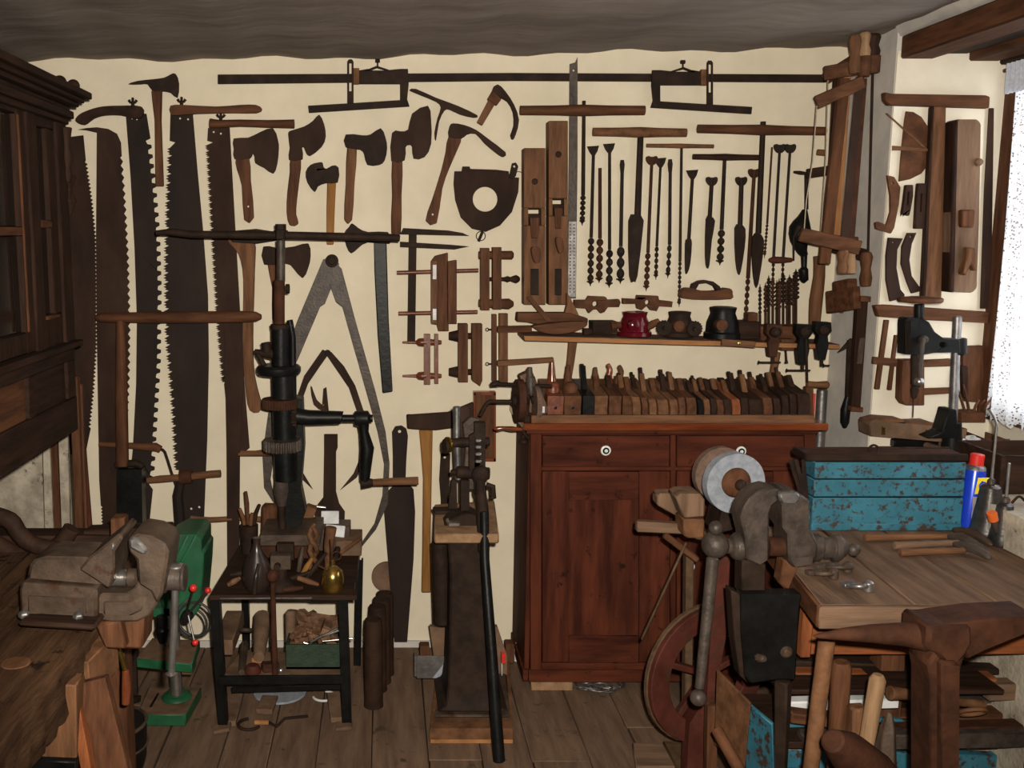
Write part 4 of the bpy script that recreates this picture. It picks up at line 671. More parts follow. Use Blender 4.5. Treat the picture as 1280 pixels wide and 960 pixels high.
# ---------------------------------------------------------------- lever punch on its cast stand
Ys = 3.3
base = J(*[ex([Q(537, 926, 0), Q(641, 926, 0), Q(637, 840, 0), Q(547, 840, 0)], (0, 0, .045))])
T('timber_block', 'thick pale timber block under the cast-iron stand', 'block', ('', 'wood', base), ('edge', 'light', J(beam(Q(538, 926.5, .008) + Vector((0, -.002, 0)), Q(641, 926.5, .008) + Vector((0, -.002, 0)), .003, .014)), 'pale front edge'))
zz0 = .046
def sl(y, z, x0, x1, d0, d1): return [Vector((x0, d0, z)), Vector((x1, d0, z)), Vector((x1, d1, z)), Vector((x0, d1, z))]
def loft(rings):
    n = len(rings[0]); v = [p for r in rings for p in r]; f = [tuple(range(n)), tuple(range(len(v) - 1, len(v) - n - 1, -1))]
    for i in range(len(rings) - 1):
        for k in range(n): f.append((i * n + k, i * n + (k + 1) % n, (i + 1) * n + (k + 1) % n, (i + 1) * n + k))
    return M(v, f)
def row(xa, xb, y, Yf, dp):
    a, b = P(xa, y, Yf), P(xb, y, Yf); return [a, b, b + Vector((0, dp, 0)), a + Vector((0, dp, 0))]
T('cast_stand', 'tapered dark cast-iron pedestal carrying the lever punch', 'stand', ('column', 'iron', loft([row(546, 637, 890, 3.24, .26), row(557, 620, 882, 3.25, .25), row(560, 615, 862, 3.26, .24), row(562, 612, 800, 3.27, .22), row(563, 608, 720, 3.28, .2), row(560, 610, 676, 3.28, .2)])),
  ('foot_plate', 'cast', ex([Q(543, 898, zz0), Q(638, 898, zz0), Q(633, 845, zz0), Q(553, 845, zz0)], (0, 0, .012))), ('tube', 'iron', rod(P(550, 676, 3.45), P(553, 780, 3.45), .032)), bev=.006)
zp = P(580, 668, 3.22).z
T('timber_block', 'pale wooden block on top of the cast-iron stand', 'block', ('', 'pale', ex([Q(543, 668, zp), Q(624, 668, zp), Q(618, 625, zp), Q(543, 630, zp)], (0, 0, -(zp - P(580, 680, 3.22).z)))), bev=.006)
Ym = 3.36
def k3(s, r, Y=Ym, n=12): return tube([P(x, y, Y) for x, y in S(s)], r, n)
T('lever_punch', 'dark iron lever shear with rack teeth and long handle reaching to the floor', 'shear',
  ('foot', 'iron', pl('554,659 562,650 580,642 590,642 604,650 614,659 614,662 554,662', 0, .10, Y0=Ym + .06)), ('post', 'iron', pb(576, 600, 587, 650, 0, .05, Y0=Ym + .05)), ('upright', 'dull_steel', k3('571,508 571,545 573,600', [.014, .013, .012], Ym + .03)),
  ('side_plate', 'cast', pl('578,530 588,521 600,524 606,545 607,600 600,612 585,612 580,590 582,560', 0, .03, Y0=Ym + .05, sm=1)), ('front_plate', 'iron', pl('586,545 594,540 600,560 602,600 592,603 586,585', 0, .02, Y0=Ym)), ('toothed_rack', 'iron', J(pb(593, 528, 607, 620, 0, .03, Y0=Ym + .01))),
  *[('tooth', 'steel', pb(594, y, 602, y + 4, 0, .012, Y0=Ym - .02)) for y in (549, 557, 566, 575)], ('cross_shaft', 'iron', k3('562,554 575,553 612,552', [.014, .018, .016])), ('brass_disc', 'brass', wheel(P(560, 556, Ym), .028, .008, (1, .5, 0))), ('disc', 'iron', wheel(P(557, 558, Ym + .01), .026, .010, (1, .3, 0))),
  ('pivot_bolt', 'iron', k3('563,590 570,590 571,590 612,592', [.008, .012, .022, .022])), ('pivot_cap', 'iron', lathe([(.032, 0), (.03, .02), (.015, .03)], P(600, 592, Ym - .01), (0, -1, 0))), ('hook', 'iron', k3('608,606 616,608 617,622 612,622', .010)),
  ('shield', 'blade', pl('566,516 580,507 585,507 590,520 590,600 578,600', 0, .01, Y0=Ym + .08)), ('lever_arm', 'iron', t3('600,600,3.34 603,640,3.28 605,690,3.22', [.017, .022, .019])), ('handle', 'black', t3('605,640,3.27 606,700,3.20 615,820,3.11 624,952,3.03', [.017, .016, .018, .020], 14)), bev=.003)
for i, (x, y, w_, h_, mt, lb) in enumerate([(566, 655, .04, .03, 'steel', 'shiny square metal piece on the timber top'), (599, 652, .03, .04, 'rust', 'rusty plate right of the punch foot'), (556, 640, .08, .02, 'iron', 'dark iron bar behind the punch foot')]):
    T('metal_piece', lb, 'plate', ('', mt, cb(Q(x, y, zp + .006) + Vector((0, 0, .006)), (w_, .06, .012), (.0, 0, .1))), bev=.002)
T('fishplate', 'small dark hook-shaped iron behind the lever punch', 'tool', ('', 'iron', pl('560,640 565,600 571,598 572,660 562,660', 0, .03, Y0=3.5)))
T('tin_sheet', 'bent grey tin sheet box behind the cast-iron stand', 'tin', ('', 'dull_steel', J(fb(521, 820, 562, 848, 3.5, .005), fb(518, 820, 521, 846, 3.51, .04))), ('flap', 'grind', ex([P(562, 820, 3.5), P(540, 848, 3.5), P(562, 848, 3.47)], (0, .004, 0))))
T('crate_board', 'brown wooden board leaning behind the stand, left side', 'board', ('', 'dusty', pl('537,784 562,784 562,842 545,842', .35, .03)))
T('crate_board', 'sloping wooden board behind the stand, right side', 'board', ('', 'dusty', pl('617,784 622,784 634,820 634,850 618,850', .35, .03)))
T('wood_offcut', 'wooden offcut on end behind the stand with slanting top', 'block', ('', 'brownZ', pl('547,750 561,745 561,798 550,800', .30, .06)), bev=.003)
T('wood_block', 'short wooden post on the floor beside the grey tin', 'block', ('', 'brownZ', fb(525, 808, 537, 822, 3.7, .05)), bev=.003)
T('wood_block', 'short wooden post on the floor right of the stand', 'block', ('', 'brownZ', fb(632, 805, 643, 830, 3.78, .05)), bev=.003)
T('red_tin', 'small red and white tin edge behind the stand', 'tin', ('', 'red', fb(627, 818, 632, 830, 3.55, .03)), ('label_band', 'white', fb(627, 830, 628, 845, 3.549, .03)))
T('glass_bottle', 'tiny white-capped bottle on the floor at the cabinet corner', 'bottle', ('', 'paper', lathe([(.012, 0), (.012, .05), (.006, .07), (.006, .08)], Q(646, 826, 0))))
T('chain', 'coil of thin dull chain on the floor under the cabinet', 'chain', ('', 'dull_steel', J(*[ring(Q(745 + 18 * math.cos(i), 856 + 4 * math.sin(i * 1.7), .008 + .006 * (i % 3)), .035 + .01 * (i % 4), .004, (.1 * math.sin(i), .1, 1)) for i in range(9)])))
# ---------------------------------------------------------------- left: hanging cupboard
XC = P(93, 427, 3.4).x
def fx(x, y, X=XC): r = ray(x, y); t = X / r.x; return t * r.y, H + t * r.z
def fxb(x0, y0, x1, y1, dx0, dx1, xm=None):
    """box on the cupboard face; y0 and y1 are read at column xm"""
    xm = xm or (x0 + x1) / 2; Ya, Yb_ = fx(x0, 300)[0], fx(x1, 300)[0]
    return box(XC + dx0, XC + dx1, min(Ya, Yb_), max(Ya, Yb_), fx(xm, y1)[1], fx(xm, y0)[1])
YE = 3.40; YW = 2.35
zl = fx(93, 427)[1]; zbm = fx(82, 547)[1]; zct = P(84, 117, YE).z
def gl(Y0_, Y1_, z0_, z1_, d=-.012): return ('pane', 'pane', box(XC + d - .004, XC + d, Y0_, Y1_, z0_, z1_))
Yd0, Yd1 = fx(30, 300)[0], fx(41, 300)[0]; Yn0, Yn1 = fx(52, 300)[0], fx(67, 300)[0]; Yo = fx(76, 300)[0]
zd0, zd1, zdm = fx(15, 421)[1], fx(15, 140)[1], fx(15, 289)[1]
zn0, zn1, znm = fx(60, 395)[1], fx(60, 160)[1], fx(60, 280)[1]
fr = lambda a, b, c, d, x0=0., x1=.02: box(XC + x0 - .02, XC + x1 - .02 + .02, a, b, c, d)
T('hanging_cupboard', 'tall dark wooden wall cupboard with glazed doors and carved cornice', 'cupboard',
  ('body', 'darkZ', J(box(XL + .01, XC - .03, YW, YE, zl, zct), box(XL + .01, XC - .03, YW, YE, zbm, zl))),
  ('corner_stile', 'darkZ', box(XC - .03, XC + .004, Yo, YE, zl, zct)), ('stile', 'darkZ', box(XC - .03, XC + .002, Yd1, Yn0, zl, zct)),
  ('door', 'darkZ', J(box(XC - .03, XC - .004, Yd0, Yd1 - .006, zl + .01, zct - .03), box(XC - .03, XC - .006, YW, Yd0, zl + .01, zd0), box(XC - .03, XC - .006, YW, Yd0, zd1, zct - .03)), [('glazing_bar', 'brownY', box(XC - .02, XC - .002, YW, Yd0, zdm - .014, zdm + .014)), gl(YW, Yd0, zd0, zdm - .014, -.022), gl(YW, Yd0, zdm + .014, zd1, -.022), ('bead', 'brownZ', box(XC - .004, XC + .004, Yd0 - .006, Yd0 + .004, zd0, zd1))]),  # bead's lighter brown stands in for the reddish highlight on the edge
  ('side_light', 'darkZ', J(box(XC - .03, XC - .004, Yn0 + .002, Yn0 + .012, zl, zct), box(XC - .03, XC - .006, Yn0 + .012, Yo, zl, zn0), box(XC - .03, XC - .006, Yn0 + .012, Yo, zn1, zct), box(XC - .03, XC - .006, Yn1, Yo, zn0, zn1)), [('glazing_bar', 'brownY', box(XC - .02, XC - .002, Yn0 + .012, Yn1, znm - .012, znm + .012)), gl(Yn0 + .012, Yn1, zn0, znm - .012, -.022), gl(Yn0 + .012, Yn1, znm + .012, zn1, -.022), ('sill', 'brownY', box(XC - .01, XC + .006, Yn0 + .012, Yn1 + .01, zn0 - .012, zn0))]),
  ('ledge', 'darkY', box(XC - .04, XC + .028, YW, YE + .01, zl - .014, zl + .008)),
  ('lower_frame', 'darkY', J(box(XC - .03, XC, YW, YE, zbm, zbm + .12), box(XC - .03, XC, YW, YE, zl - .06, zl - .014), box(XC - .03, XC - .001, fx(86, 480)[0], YE, zbm + .12, zl - .06), box(XC - .03, XC - .001, fx(36, 480)[0], fx(43, 480)[0], zbm + .12, zl - .06))),
  ('lower_panel', 'brownY', box(XC - .025, XC - .014, YW, fx(36, 480)[0], zbm + .11, zl - .05), 'reddish recessed panel'), ('lower_panel', 'darkY', box(XC - .025, XC - .012, fx(43, 480)[0], fx(86, 480)[0], zbm + .11, zl - .05)),
  *[('cornice_moulding', 'darkY' if k % 2 else 'darkY', box(XC - .03, XC + a, YW, YE + a, zct - .10 + b, zct - .10 + c)) for k, (a, b, c) in enumerate([(.012, 0, .02), (.026, .02, .045), (.016, .045, .06), (.04, .06, .075), (.055, .075, .09), (.075, .09, .112)])],
  ('turned_half_column', 'darkZ', lathe([(.010, 0), (.016, .03), (.012, .05), (.020, .08), (.013, .12), (.018, .16), (.022, .18)], (XC + .006, YE - .01, zct - .29))), ('bracket', 'darkZ', lathe([(.006, 0), (.026, .05), (.012, .09), (.028, .13), (.01, .15)], (XC + .0, YE + .012, zct - .40))),
  ('ball', 'dark', ball((XC + .03, YE + .02, zct + .028), .021)), ('ball', 'dark', ball((XC - .005, YE - .01, zct + .035), .022)), bev=.003)
# peeling boards on the back wall under the cupboard
T('peeling_boards', 'old whitewashed flaking boards on the wall below the cupboard', 'boards', ('board', 'stone', pl('-30,560 52,560 56,692 -30,692', .004, .02)), ('board', 'stone', pl('53,540 61,540 68,692 57,692', .004, .03)), ('board', 'brownZ', pl('62,530 71,530 77,692 69,692', .004, .02), 'bare brown board'), ('board', 'stone', pl('72,525 84,525 88,692 78,692', .004, .028)))
T('leaning_board', 'tall brown moulded board leaning beside the cupboard down to the bench', 'board', ('', 'brownZ', J(beam(P(93, 470, 3.42), P(102, 716, 3.42), .03, .03, (0, 1, 0)), beam(P(100, 480, 3.45), P(109, 716, 3.45), .018, .02, (0, 1, 0)))), bev=.004)
T('leaning_board', 'thin dark red strip leaning right of the brown moulded board', 'board', ('', 'redpaint', beam(P(104, 560, 3.5), P(116, 712, 3.5), .02, .015, (0, 1, 0))), bev=.002)
# ---------------------------------------------------------------- left: joiner's bench with vise
ZB = .85; XE = -.655
def ragged(x0, x1, y0, y1, z0, z1, amp, seed):
    r_ = random.Random(seed); n = 34; v = []; f = []
    for i in range(n + 1):
        y = y0 + (y1 - y0) * i / n; e = lambda k=1: r_.uniform(-amp, amp) * k
        v += [Vector((x0, y, z0)), Vector((x1 + e(), y, z0 + e())), Vector((x1 + e(), y, z0 + (z1 - z0) * .35)), Vector((x1 + e(.8), y, z0 + (z1 - z0) * .7)), Vector((x1 - abs(e(1.5)) - .004, y, z1 - abs(e(.5)))), Vector((x1 - .035, y, z1 + e(.15))), Vector((x0, y, z1))]
    f = [tuple(range(6, -1, -1)), tuple(n * 7 + k for k in range(7))]
    for i in range(n):
        for k in range(7): f.append((i * 7 + k, i * 7 + (k + 1) % 7, i * 7 + 7 + (k + 1) % 7, i * 7 + 7 + k))
    return M(v, f)
T('joiners_bench', 'heavy dark worn wooden bench with ragged thick edge, bottom left', 'bench', ('plank', 'benchY', ragged(-.98, XE, 1.30, 2.22, ZB - .12, ZB, .007, 2)), ('plank', 'benchY', box(-1.30, -.984, 1.30, 2.78, ZB - .10, ZB - .002)), ('plank', 'benchY', box(XL + .02, -1.304, 1.30, 2.78, ZB - .10, ZB)), ('plank', 'benchY', box(-.98, -.70, 2.224, 2.78, ZB - .1, ZB - .004)),
  ('back_rail', 'darkX', box(-1.5, -.76, 2.70, 2.78, ZB, ZB + .035)), ('end_block', 'brownZ', box(-.76, XE + .004, 2.224, 2.32, ZB - .13, ZB - .005)), ('leg', 'woodZ', J(beam(P(78, 848, 1.98), P(80, 1040, 1.98), .075, .06, (0, 1, 0)))), ('leg', 'brownZ', box(-1.5, -1.4, 2.6, 2.7, 0, ZB - .1)), ('leg', 'brownZ', box(-.80, -.72, 2.62, 2.70, 0, ZB - .1)), ('leg', 'brownZ', box(-1.5, -1.4, 1.4, 1.5, 0, ZB - .1)),
  ('leg_foot', 'black', beam(P(72, 940, 1.97), P(72, 1100, 1.97), .10, .07, (0, 1, 0))), ('brace', 'wood', beam(P(96, 850, 2.06), P(133, 812, 2.2), .06, .09, (0, 0, 1)), 'pale diagonal brace block'), bev=.003)
T('prop_board', 'slanting board with orange-red edge under the bench corner', 'board', ('board', 'brownZ', beam(P(110, 850, 2.02), P(150, 1010, 1.98), .085, .03, (0, 1, 0))), ('edge', 'orangewZ', beam(P(94, 868, 2.0), P(120, 1010, 1.95), .022, .035, (0, 1, 0))), bev=.002)
T('wood_peg', 'pale peg end sticking out under the ragged bench edge', 'peg', ('', 'light', rod(P(55, 898, 1.84), P(64, 882, 1.95), .014)))
T('hold_hole_plug', 'pale wooden plug in the bench top', 'plug', ('', 'wood', lathe([(.03, -.01), (.03, .002), (.02, .003)], Q(20, 829, ZB))))
YV = 2.10
def v3(s, d0, th, **k): return pl(s, 0, th, Y0=YV + d0 + th, **k)
def vr(s, r, Y=YV + .07, n=16): return tube([P(x, y, Y) for x, y in S(s)], r, n)
T('bench_vise', 'big worn grey-brown machinist vise with chrome handle bar on the left bench', 'vise',
  ('body', 'cast', J(v3('27,727 118,735 121,740 121,776 115,780 32,776 25,770 24,738', 0, .15))), ('recessed_panel', 'cast', v3('33,744 112,748 110,768 33,768', -.003, .01)),
  ('slide', 'cast', v3('33,723 37,706 42,700 58,696 108,697 134,715 136,732 120,731', .015, .12)), ('slide_ridge', 'cast', v3('56,695 62,692 112,694 106,699', .05, .06)),
  ('fixed_jaw', 'cast', v3('98,712 112,696 130,682 147,668 152,668 153,674 143,690 143,712 138,735 133,735', .0, .13)), ('jaw_plate', 'dull_steel', v3('138,681 142,678 143,688 139,690', -.004, .1)),
  ('moving_jaw', 'cast', v3('160,672 172,668 190,671 206,680 211,690 206,722 203,742 196,756 188,740 172,730 170,700 160,690', .0, .13)), ('jaw_face', 'dull_steel', v3('160,673 170,671 183,686 184,694 176,694 161,686', -.006, .02)),
  ('under_slide', 'cast', v3('121,746 128,742 158,742 168,735 172,725 200,735 196,756 186,770 172,777 140,778 121,775', .02, .10)), ('under_recess', 'cast', v3('128,752 160,752 174,744 185,747 178,764 165,770 128,769', .016, .01)),
  ('screw', 'steel', vr('134,722 160,722', .019)), ('screw_collar', 'cast', vr('158,722 174,722', .021)), ('handle_head', 'grey_iron', vr('203,722 208,722 209,722 228,722 229,722 232,722', [.034, .036, .029, .029, .033, .031])), ('head_nut', 'steel', lathe([(.02, 0), (.02, .004), (.012, .008)], P(220, 709, YV + .07))),
  ('handle_bar', 'steel', vr('219,720 218,780 214,843', .0082)), ('bar_end', 'steel', vr('214,839 213.8,842 213.6,846', [.011, .013, .010])), ('clamp_plate', 'darkX', v3('22,777 120,782 118,790 22,784', -.05, .25)), ('bolt', 'dull_steel', lathe([(.014, 0), (.014, .012), (.008, .02)], P(98, 775, YV - .01), n=6)), ('bolt', 'dull_steel', lathe([(.014, 0), (.014, .012), (.008, .02)], P(30, 773, YV - .01), n=6)),
  ('mounting_block', 'brownZ', J(v3('118,780 150,776 158,812 131,812', .02, .12), v3('150,776 180,770 178,812 152,812', .05, .10))), bev=.006)
T('wood_wedge', 'short upright wooden block standing behind the vise jaws', 'block', ('', 'brownZ', pb(138, 648, 155, 690, 0, .05, Y0=2.6)), bev=.003)
T('saw_horse_beam', 'dark beam running behind the vise toward the wall', 'beam', ('', 'darkX', beam(P(110, 672, 2.75), P(215, 668, 2.72), .06, .06)), bev=.004)
for i, (s, lb) in enumerate([('-20,640 12,650 25,668 45,682 95,690', 'thick curved wooden branch lying at the back of the bench'), ('-20,668 15,690 50,694 75,680 90,660', 'second curved branch bending upward beside the boards')]):
    T('curved_branch', lb, 'branch', ('', 'dark', tube(catmull([tuple(P(x, y, 2.66 + .03 * i)) for x, y in S(s)], 4, False), .024, 10)), g='bent branches on the bench')
T('brass_hook', 'bent brass-ended lever hanging below the bench end', 'hook', ('rod', 'brass', t3('146,806,2.35 152,822,2.35 157,840,2.35', .007, 8, 2)), ('grip', 'redp', t3('157,838,2.35 158,858,2.35 157,880,2.35', [.009, .012, .010], 10)))
T('turned_knob', 'brown round turned wooden knob on top of the dark iron bars', 'knob', ('', 'brown', lathe([(.012, 0), (.03, .02), (.034, .05), (.02, .07), (.012, .09)], P(167, 791, 3.3))))
bq = Q(138, 905, 0)
T('bucket', 'dark metal bucket standing under the bench corner', 'bucket', ('shell', 'iron', lathe([(.075, 0), (.105, .25), (.110, .26), (.10, .255), (.07, .02), (.001, .02)], bq, n=24)), ('handle', 'iron', ring(bq + Vector((0, 0, .25)), .108, .004, (0, .3, 1))))
T('basket', 'round black rubbish basket with wire rim at the bottom left', 'basket', ('shell', 'black', lathe([(.08, 0), (.11, .1), (.115, .22), (.105, .22), (.07, .03), (.001, .03)], Q(140, 985, 0), n=24)), ('rim', 'cast', ring(Q(140, 985, 0) + Vector((0, 0, .22)), .113, .006, (0, 0, 1))), ('rim', 'cast', ring(Q(140, 985, 0) + Vector((0, 0, .16)), .115, .004, (0.1, 0, 1))))
T('iron_stand', 'pair of dark iron bars standing between bucket and green drill', 'stand', ('bar', 'iron', beam(P(165, 790, 3.3), P(167, 868, 3.3), .03, .02, (0, 1, 0))), ('bar', 'iron', beam(P(155, 800, 3.2), P(156, 882, 3.2), .02, .02, (0, 1, 0))), ('foot', 'iron', beam(P(150, 878, 3.2), P(172, 872, 3.3), .03, .02)))
# green bench drill press
b0 = Q(201, 912, 0); YG = b0.y
def gb(x0, y0, x1, y1, Y, th, bx=0): return pb(x0, y0, x1, y1, 0, th, Y0=Y + th)
T('drill_press', 'green electric pillar drill standing on the floor, red-knobbed levers', 'drill press', ('base', 'green', ex([Q(171, 893, .045), Q(232, 893, .045), Q(252, 858, .045), Q(186, 858, .045)], (0, 0, -.045))), ('base_top', 'dusty', ex([Q(172, 892.5, .046), Q(231.5, 892.5, .046), Q(251, 859, .046), Q(187, 859, .046)], (0, 0, -.001))), ('base_slot', 'iron', ex([Q(186, 884, .046), Q(190, 884, .046), Q(200, 866, .046), Q(197, 866, .046)], (0, 0, -.002))),
  ('flange', 'green', lathe([(.058, 0), (.05, .012), (.032, .02), (.03, .035)], Q(221, 872, .045))), ('column', 'steel', tube([P(221, 868, YG + .10), P(219, 835, YG + .10), P(214, 700, YG + .10)], .022, 16)),
  ('table', 'green', ex([Q(170, 823, .26), Q(240, 830, .26), Q(250, 800, .26), Q(190, 797, .26)], (0, 0, -.035)), [('table_top', 'dusty', ex([Q(171, 822.5, .261), Q(239, 829.5, .261), Q(249, 800.5, .261), Q(190.5, 797.5, .261)], (0, 0, -.001)))]), ('table_arm', 'wood', cb(P(236, 833, YG + .05), (.04, .08, .03))),
  ('head', 'green', pl('207,676 222,668 246,668 252,674 252,690 255,692 254,715 250,760 240,775 205,772 198,740 196,690', 0, .2, Y0=YG + .28, sm=1)), *[('rib', 'green', pl(f'{x},{670} {x + 4},{669} {x - 14},{705} {x - 18},{705}', 0, .005, Y0=YG + .078)) for x in (222, 232, 242)],
  ('lower_housing', 'green', gb(190, 760, 214, 772, YG + .08, .15)), ('quill', 'black', tube([P(203, 770, YG + .06), P(203, 785, YG + .06), P(203, 786, YG + .06), P(204, 804, YG + .06)], [.022, .020, .026, .012], 14)),
  ('lever', 'steel', t3('235,768,3.22 243,802,3.20', .004)), ('lever', 'iron', t3('233,765,3.25 241,738,3.2', .004)), ('lever', 'iron', t3('235,768,3.25 258,740,3.3', .004)), *[('lever_knob', 'red', ball(P(x, y, Y), .011 if i else .013)) for i, (x, y, Y) in enumerate([(241.5, 735, 3.2), (260, 738, 3.3), (244, 803, 3.2)])],
  ('lever_hub', 'black', lathe([(.02, 0), (.02, .03)], P(235, 768, 3.27), (0, -1, 0))), bev=.004)
T('cable_coil', 'black electric cable hanging in loops beside the green drill', 'cable', ('', 'cable', J(ring(P(244, 774, 3.36), .062, .005, (.1, 1, 0)), ring(P(240, 778, 3.38), .055, .005, (.2, 1, .1)), tube([P(224, 790, 3.36), P(222, 760, 3.36), P(236, 748, 3.36)], .004, 8))))
# ---------------------------------------------------------------- right: corner bow saws
Yw = 3.80
def c3(s, r, n=8, fl_=1): return t3(s, [r] * len(S(s)) if not hasattr(r, '__len__') else r, n)
def cbm(a, b, w_, h_, up=(0, 1, 0)): return beam(P(*a), P(*b), w_, h_, up)
BS = 'wooden bow saws in the corner'
def knobh(x0, y0, x1, y1, Y, r): return t3([(x0, y0, Y), (x0 + (x1 - x0) * .15, y0 + (y1 - y0) * .15, Y), (x0 + (x1 - x0) * .5, y0 + (y1 - y0) * .5, Y), (x0 + (x1 - x0) * .75, y0 + (y1 - y0) * .75, Y), (x1, y1, Y)], [r * .7, r, r * .7, r * .95, r * .8], 12)
T('bow_saw', 'foremost bow saw with wide brown frame bar and string, in the corner', 'bow saw', ('stretcher', 'brownZ', cbm((1055, 98, 3.68), (1030, 330, 3.68), .040, .022)), ('arm', 'brownX', cbm((1020, 128, 3.66), (1080, 102, 3.62), .045, .022)), ('arm', 'brownX', cbm((1000, 293, 3.66), (1075, 310, 3.62), .05, .022)), ('string', 'cord', t3('1021,132,3.65 1016,200,3.65 1008,250,3.65 1005,290,3.65', .0025, 6)), ('grip', 'woodZ', knobh(1069, 44, 1068, 92, 3.62, .022)), ('grip', 'woodZ', knobh(1054, 312, 1053, 342, 3.62, .021)), ('blade', 'blade', cbm((1075, 96, 3.63), (1055, 312, 3.63), .03, .003)), g=BS, bev=.003)
T('bow_saw', 'bow saw with pale yellow frame bar and light turned grips', 'bow saw', ('stretcher', 'lightZ', cbm((1058, 92, 3.74), (1044, 305, 3.74), .028, .022)), ('arm', 'brownX', cbm((1030, 92, 3.74), (1086, 82, 3.66), .05, .022)), ('arm', 'brownX', cbm((1034, 300, 3.74), (1072, 303, 3.68), .04, .022)), ('string', 'cord', t3('1035,100,3.74 1032,200,3.74 1026,290,3.74', .0025, 6)), ('grip', 'paleZ', knobh(1081, 40, 1081, 72, 3.66, .021)), ('grip', 'paleZ', knobh(1064, 300, 1064, 342, 3.66, .020)), ('grip_ferrule', 'brown', t3('1081,70,3.66 1080,96,3.66', .021, 10)), ('blade', 'rust', cbm((1080, 98, 3.67), (1064, 300, 3.67), .024, .003)), g=BS, bev=.003)
T('bow_saw', 'rearmost bow saw with dark grips and thin black blade on the grey wall', 'bow saw', ('stretcher', 'darkZ', cbm((1046, 95, 3.90), (1034, 320, 3.90), .024, .022)), ('arm', 'brownX', cbm((1032, 98, 3.92), (1090, 62, 3.72), .045, .022)), ('arm', 'darkX', cbm((1030, 305, 3.92), (1083, 320, 3.74), .045, .022)), ('string', 'cord', t3('1040,110,3.92 1036,200,3.92 1030,300,3.92', .0025, 6)), ('toggle', 'wood', cbm((1021, 190, 3.88), (1032, 191, 3.88), .022, .01)), ('grip', 'darkZ', knobh(1092, 42, 1091, 72, 3.68, .026)), ('ferrule', 'brown', t3('1091,70,3.68 1091,92,3.68', [.027, .023], 12)), ('grip', 'brownZ', knobh(1083, 315, 1082, 358, 3.68, .023)), ('blade', 'iron', cbm((1091, 90, 3.69), (1085, 316, 3.69), .010, .003)), g=BS, bev=.003)
T('cross_bar_stub', 'dark short wooden bar crossing behind the bow saws at drill height', 'bar', ('', 'darkX', cbm((1009, 217, 3.86), (1050, 211, 3.86), .036, .02)), bev=.003)
T('screw_box', 'faceted wooden block with thin pin on the grey corner wall', 'block', ('', 'brownX', J(cbm((1036, 378, 3.86), (1072, 372, 3.70), .03, .085, (0, 0, 1)), cbm((1046, 362, 3.84), (1066, 358, 3.74), .04, .06, (0, 0, 1)), t3('1052,384,3.8 1052,391,3.8', .009, 8))), bev=.008)
T('spirit_level', 'long dark wooden level with worn metal plates hung on the corner edge', 'level', ('body', 'darkZ', cbm((1078, 370, 3.72), (1069, 512, 3.72), .045, .03)), ('plate', 'brown', cbm((1081, 370, 3.70), (1080, 377, 3.70), .04, .03)), ('vial_plate', 'cast', cbm((1078, 422, 3.695), (1074, 455, 3.695), .02, .006)), ('plate', 'brown', cbm((1070, 508, 3.70), (1069, 514, 3.70), .045, .035)), bev=.002)
T('slater_pick', 'black curved slater tool with pointed beak and black bulb handle', 'pick', ('blade', 'iron', cbm((1063, 425, 3.75), (1060, 500, 3.75), .022, .012)), ('beak', 'iron', pl('1048,441 1064,423 1068,424 1066,432', 0, .012, Y0=3.76)), ('handle', 'black', t3('1060,495,3.74 1057,512,3.74 1056,528,3.74 1056,535,3.74', [.010, .018, .016, .006], 12)))
# ---------------------------------------------------------------- right: tools on the niche wall
N_ = YN - .006
def nj(s, d, th, holes=(), sm=0): return pl(s, d, th, holes, sm, Y0=N_)
T('frame_saw', 'large brown H-shaped frame saw hung on the pale wall beside the window', 'frame saw', ('top_arm', 'brownX', nj('1106,115 1115,117 1233,119 1238,121 1237,135 1170,133 1112,131 1107,125', .004, .03)), ('stretcher', 'woodZ', nj('1168,133 1183,133 1177,378 1156,378', .006, .028)), ('stretcher_side', 'darkZ', nj('1165,133 1168,133 1158,378 1153,378', .006, .027)), ('bottom_arm', 'brownX', nj('1094,382 1108,381 1237,390 1236,404 1150,400 1098,396', .004, .03)),
  ('twisted_cord', 'cord', tb('1112,130 1108,250 1104,383', 1.4, .02, 6)), ('twisted_cord', 'cord', tb('1117,130 1112,250 1107,383', 1.0, .02, 6)), ('nail', 'iron', tb('1114,106 1114,118', 1.2, .03, 6)), ('wing_screw', 'iron', tb('1108,113 1114,111 1120,113', [2.2, 2, 2.2], .04, 8)), ('hook', 'iron', tb('1101,396 1102,408', 1.3, .02, 6)), ('blade', 'blade', nj('1236,135 1243,135 1239,386 1225,386 1230,240', .01, .004)), ('end_grip', 'woodZ', tb('1221,404 1220,415 1220,432', [4, 5, 4], .03, 10)), ('end_grip', 'polishZ', tb('1231,404 1231,415 1230,431', [3.5, 4.5, 4], .03, 10)), bev=.003)
T('protractor_board', 'half-round wooden protractor with swinging pointer arms', 'protractor', ('board', 'brown', nj('1133,139 1142,140 1152,146 1160,158 1165,175 1166,190 1163,203 1152,217 1138,224 1124,227 1126,200 1131,150', .004, .008, sm=1)), ('pointer', 'woodX', nj('1107,142 1109,141 1162,188 1160,190', .013, .004)), ('pointer', 'woodX', nj('1116,182 1130,183 1160,186 1160,189 1130,188 1116,188', .013, .006)), ('bump', 'dark', tb('1158,156 1163,160', [3, 3], .008, 8)))
KN = 'small curved tools under the protractor'
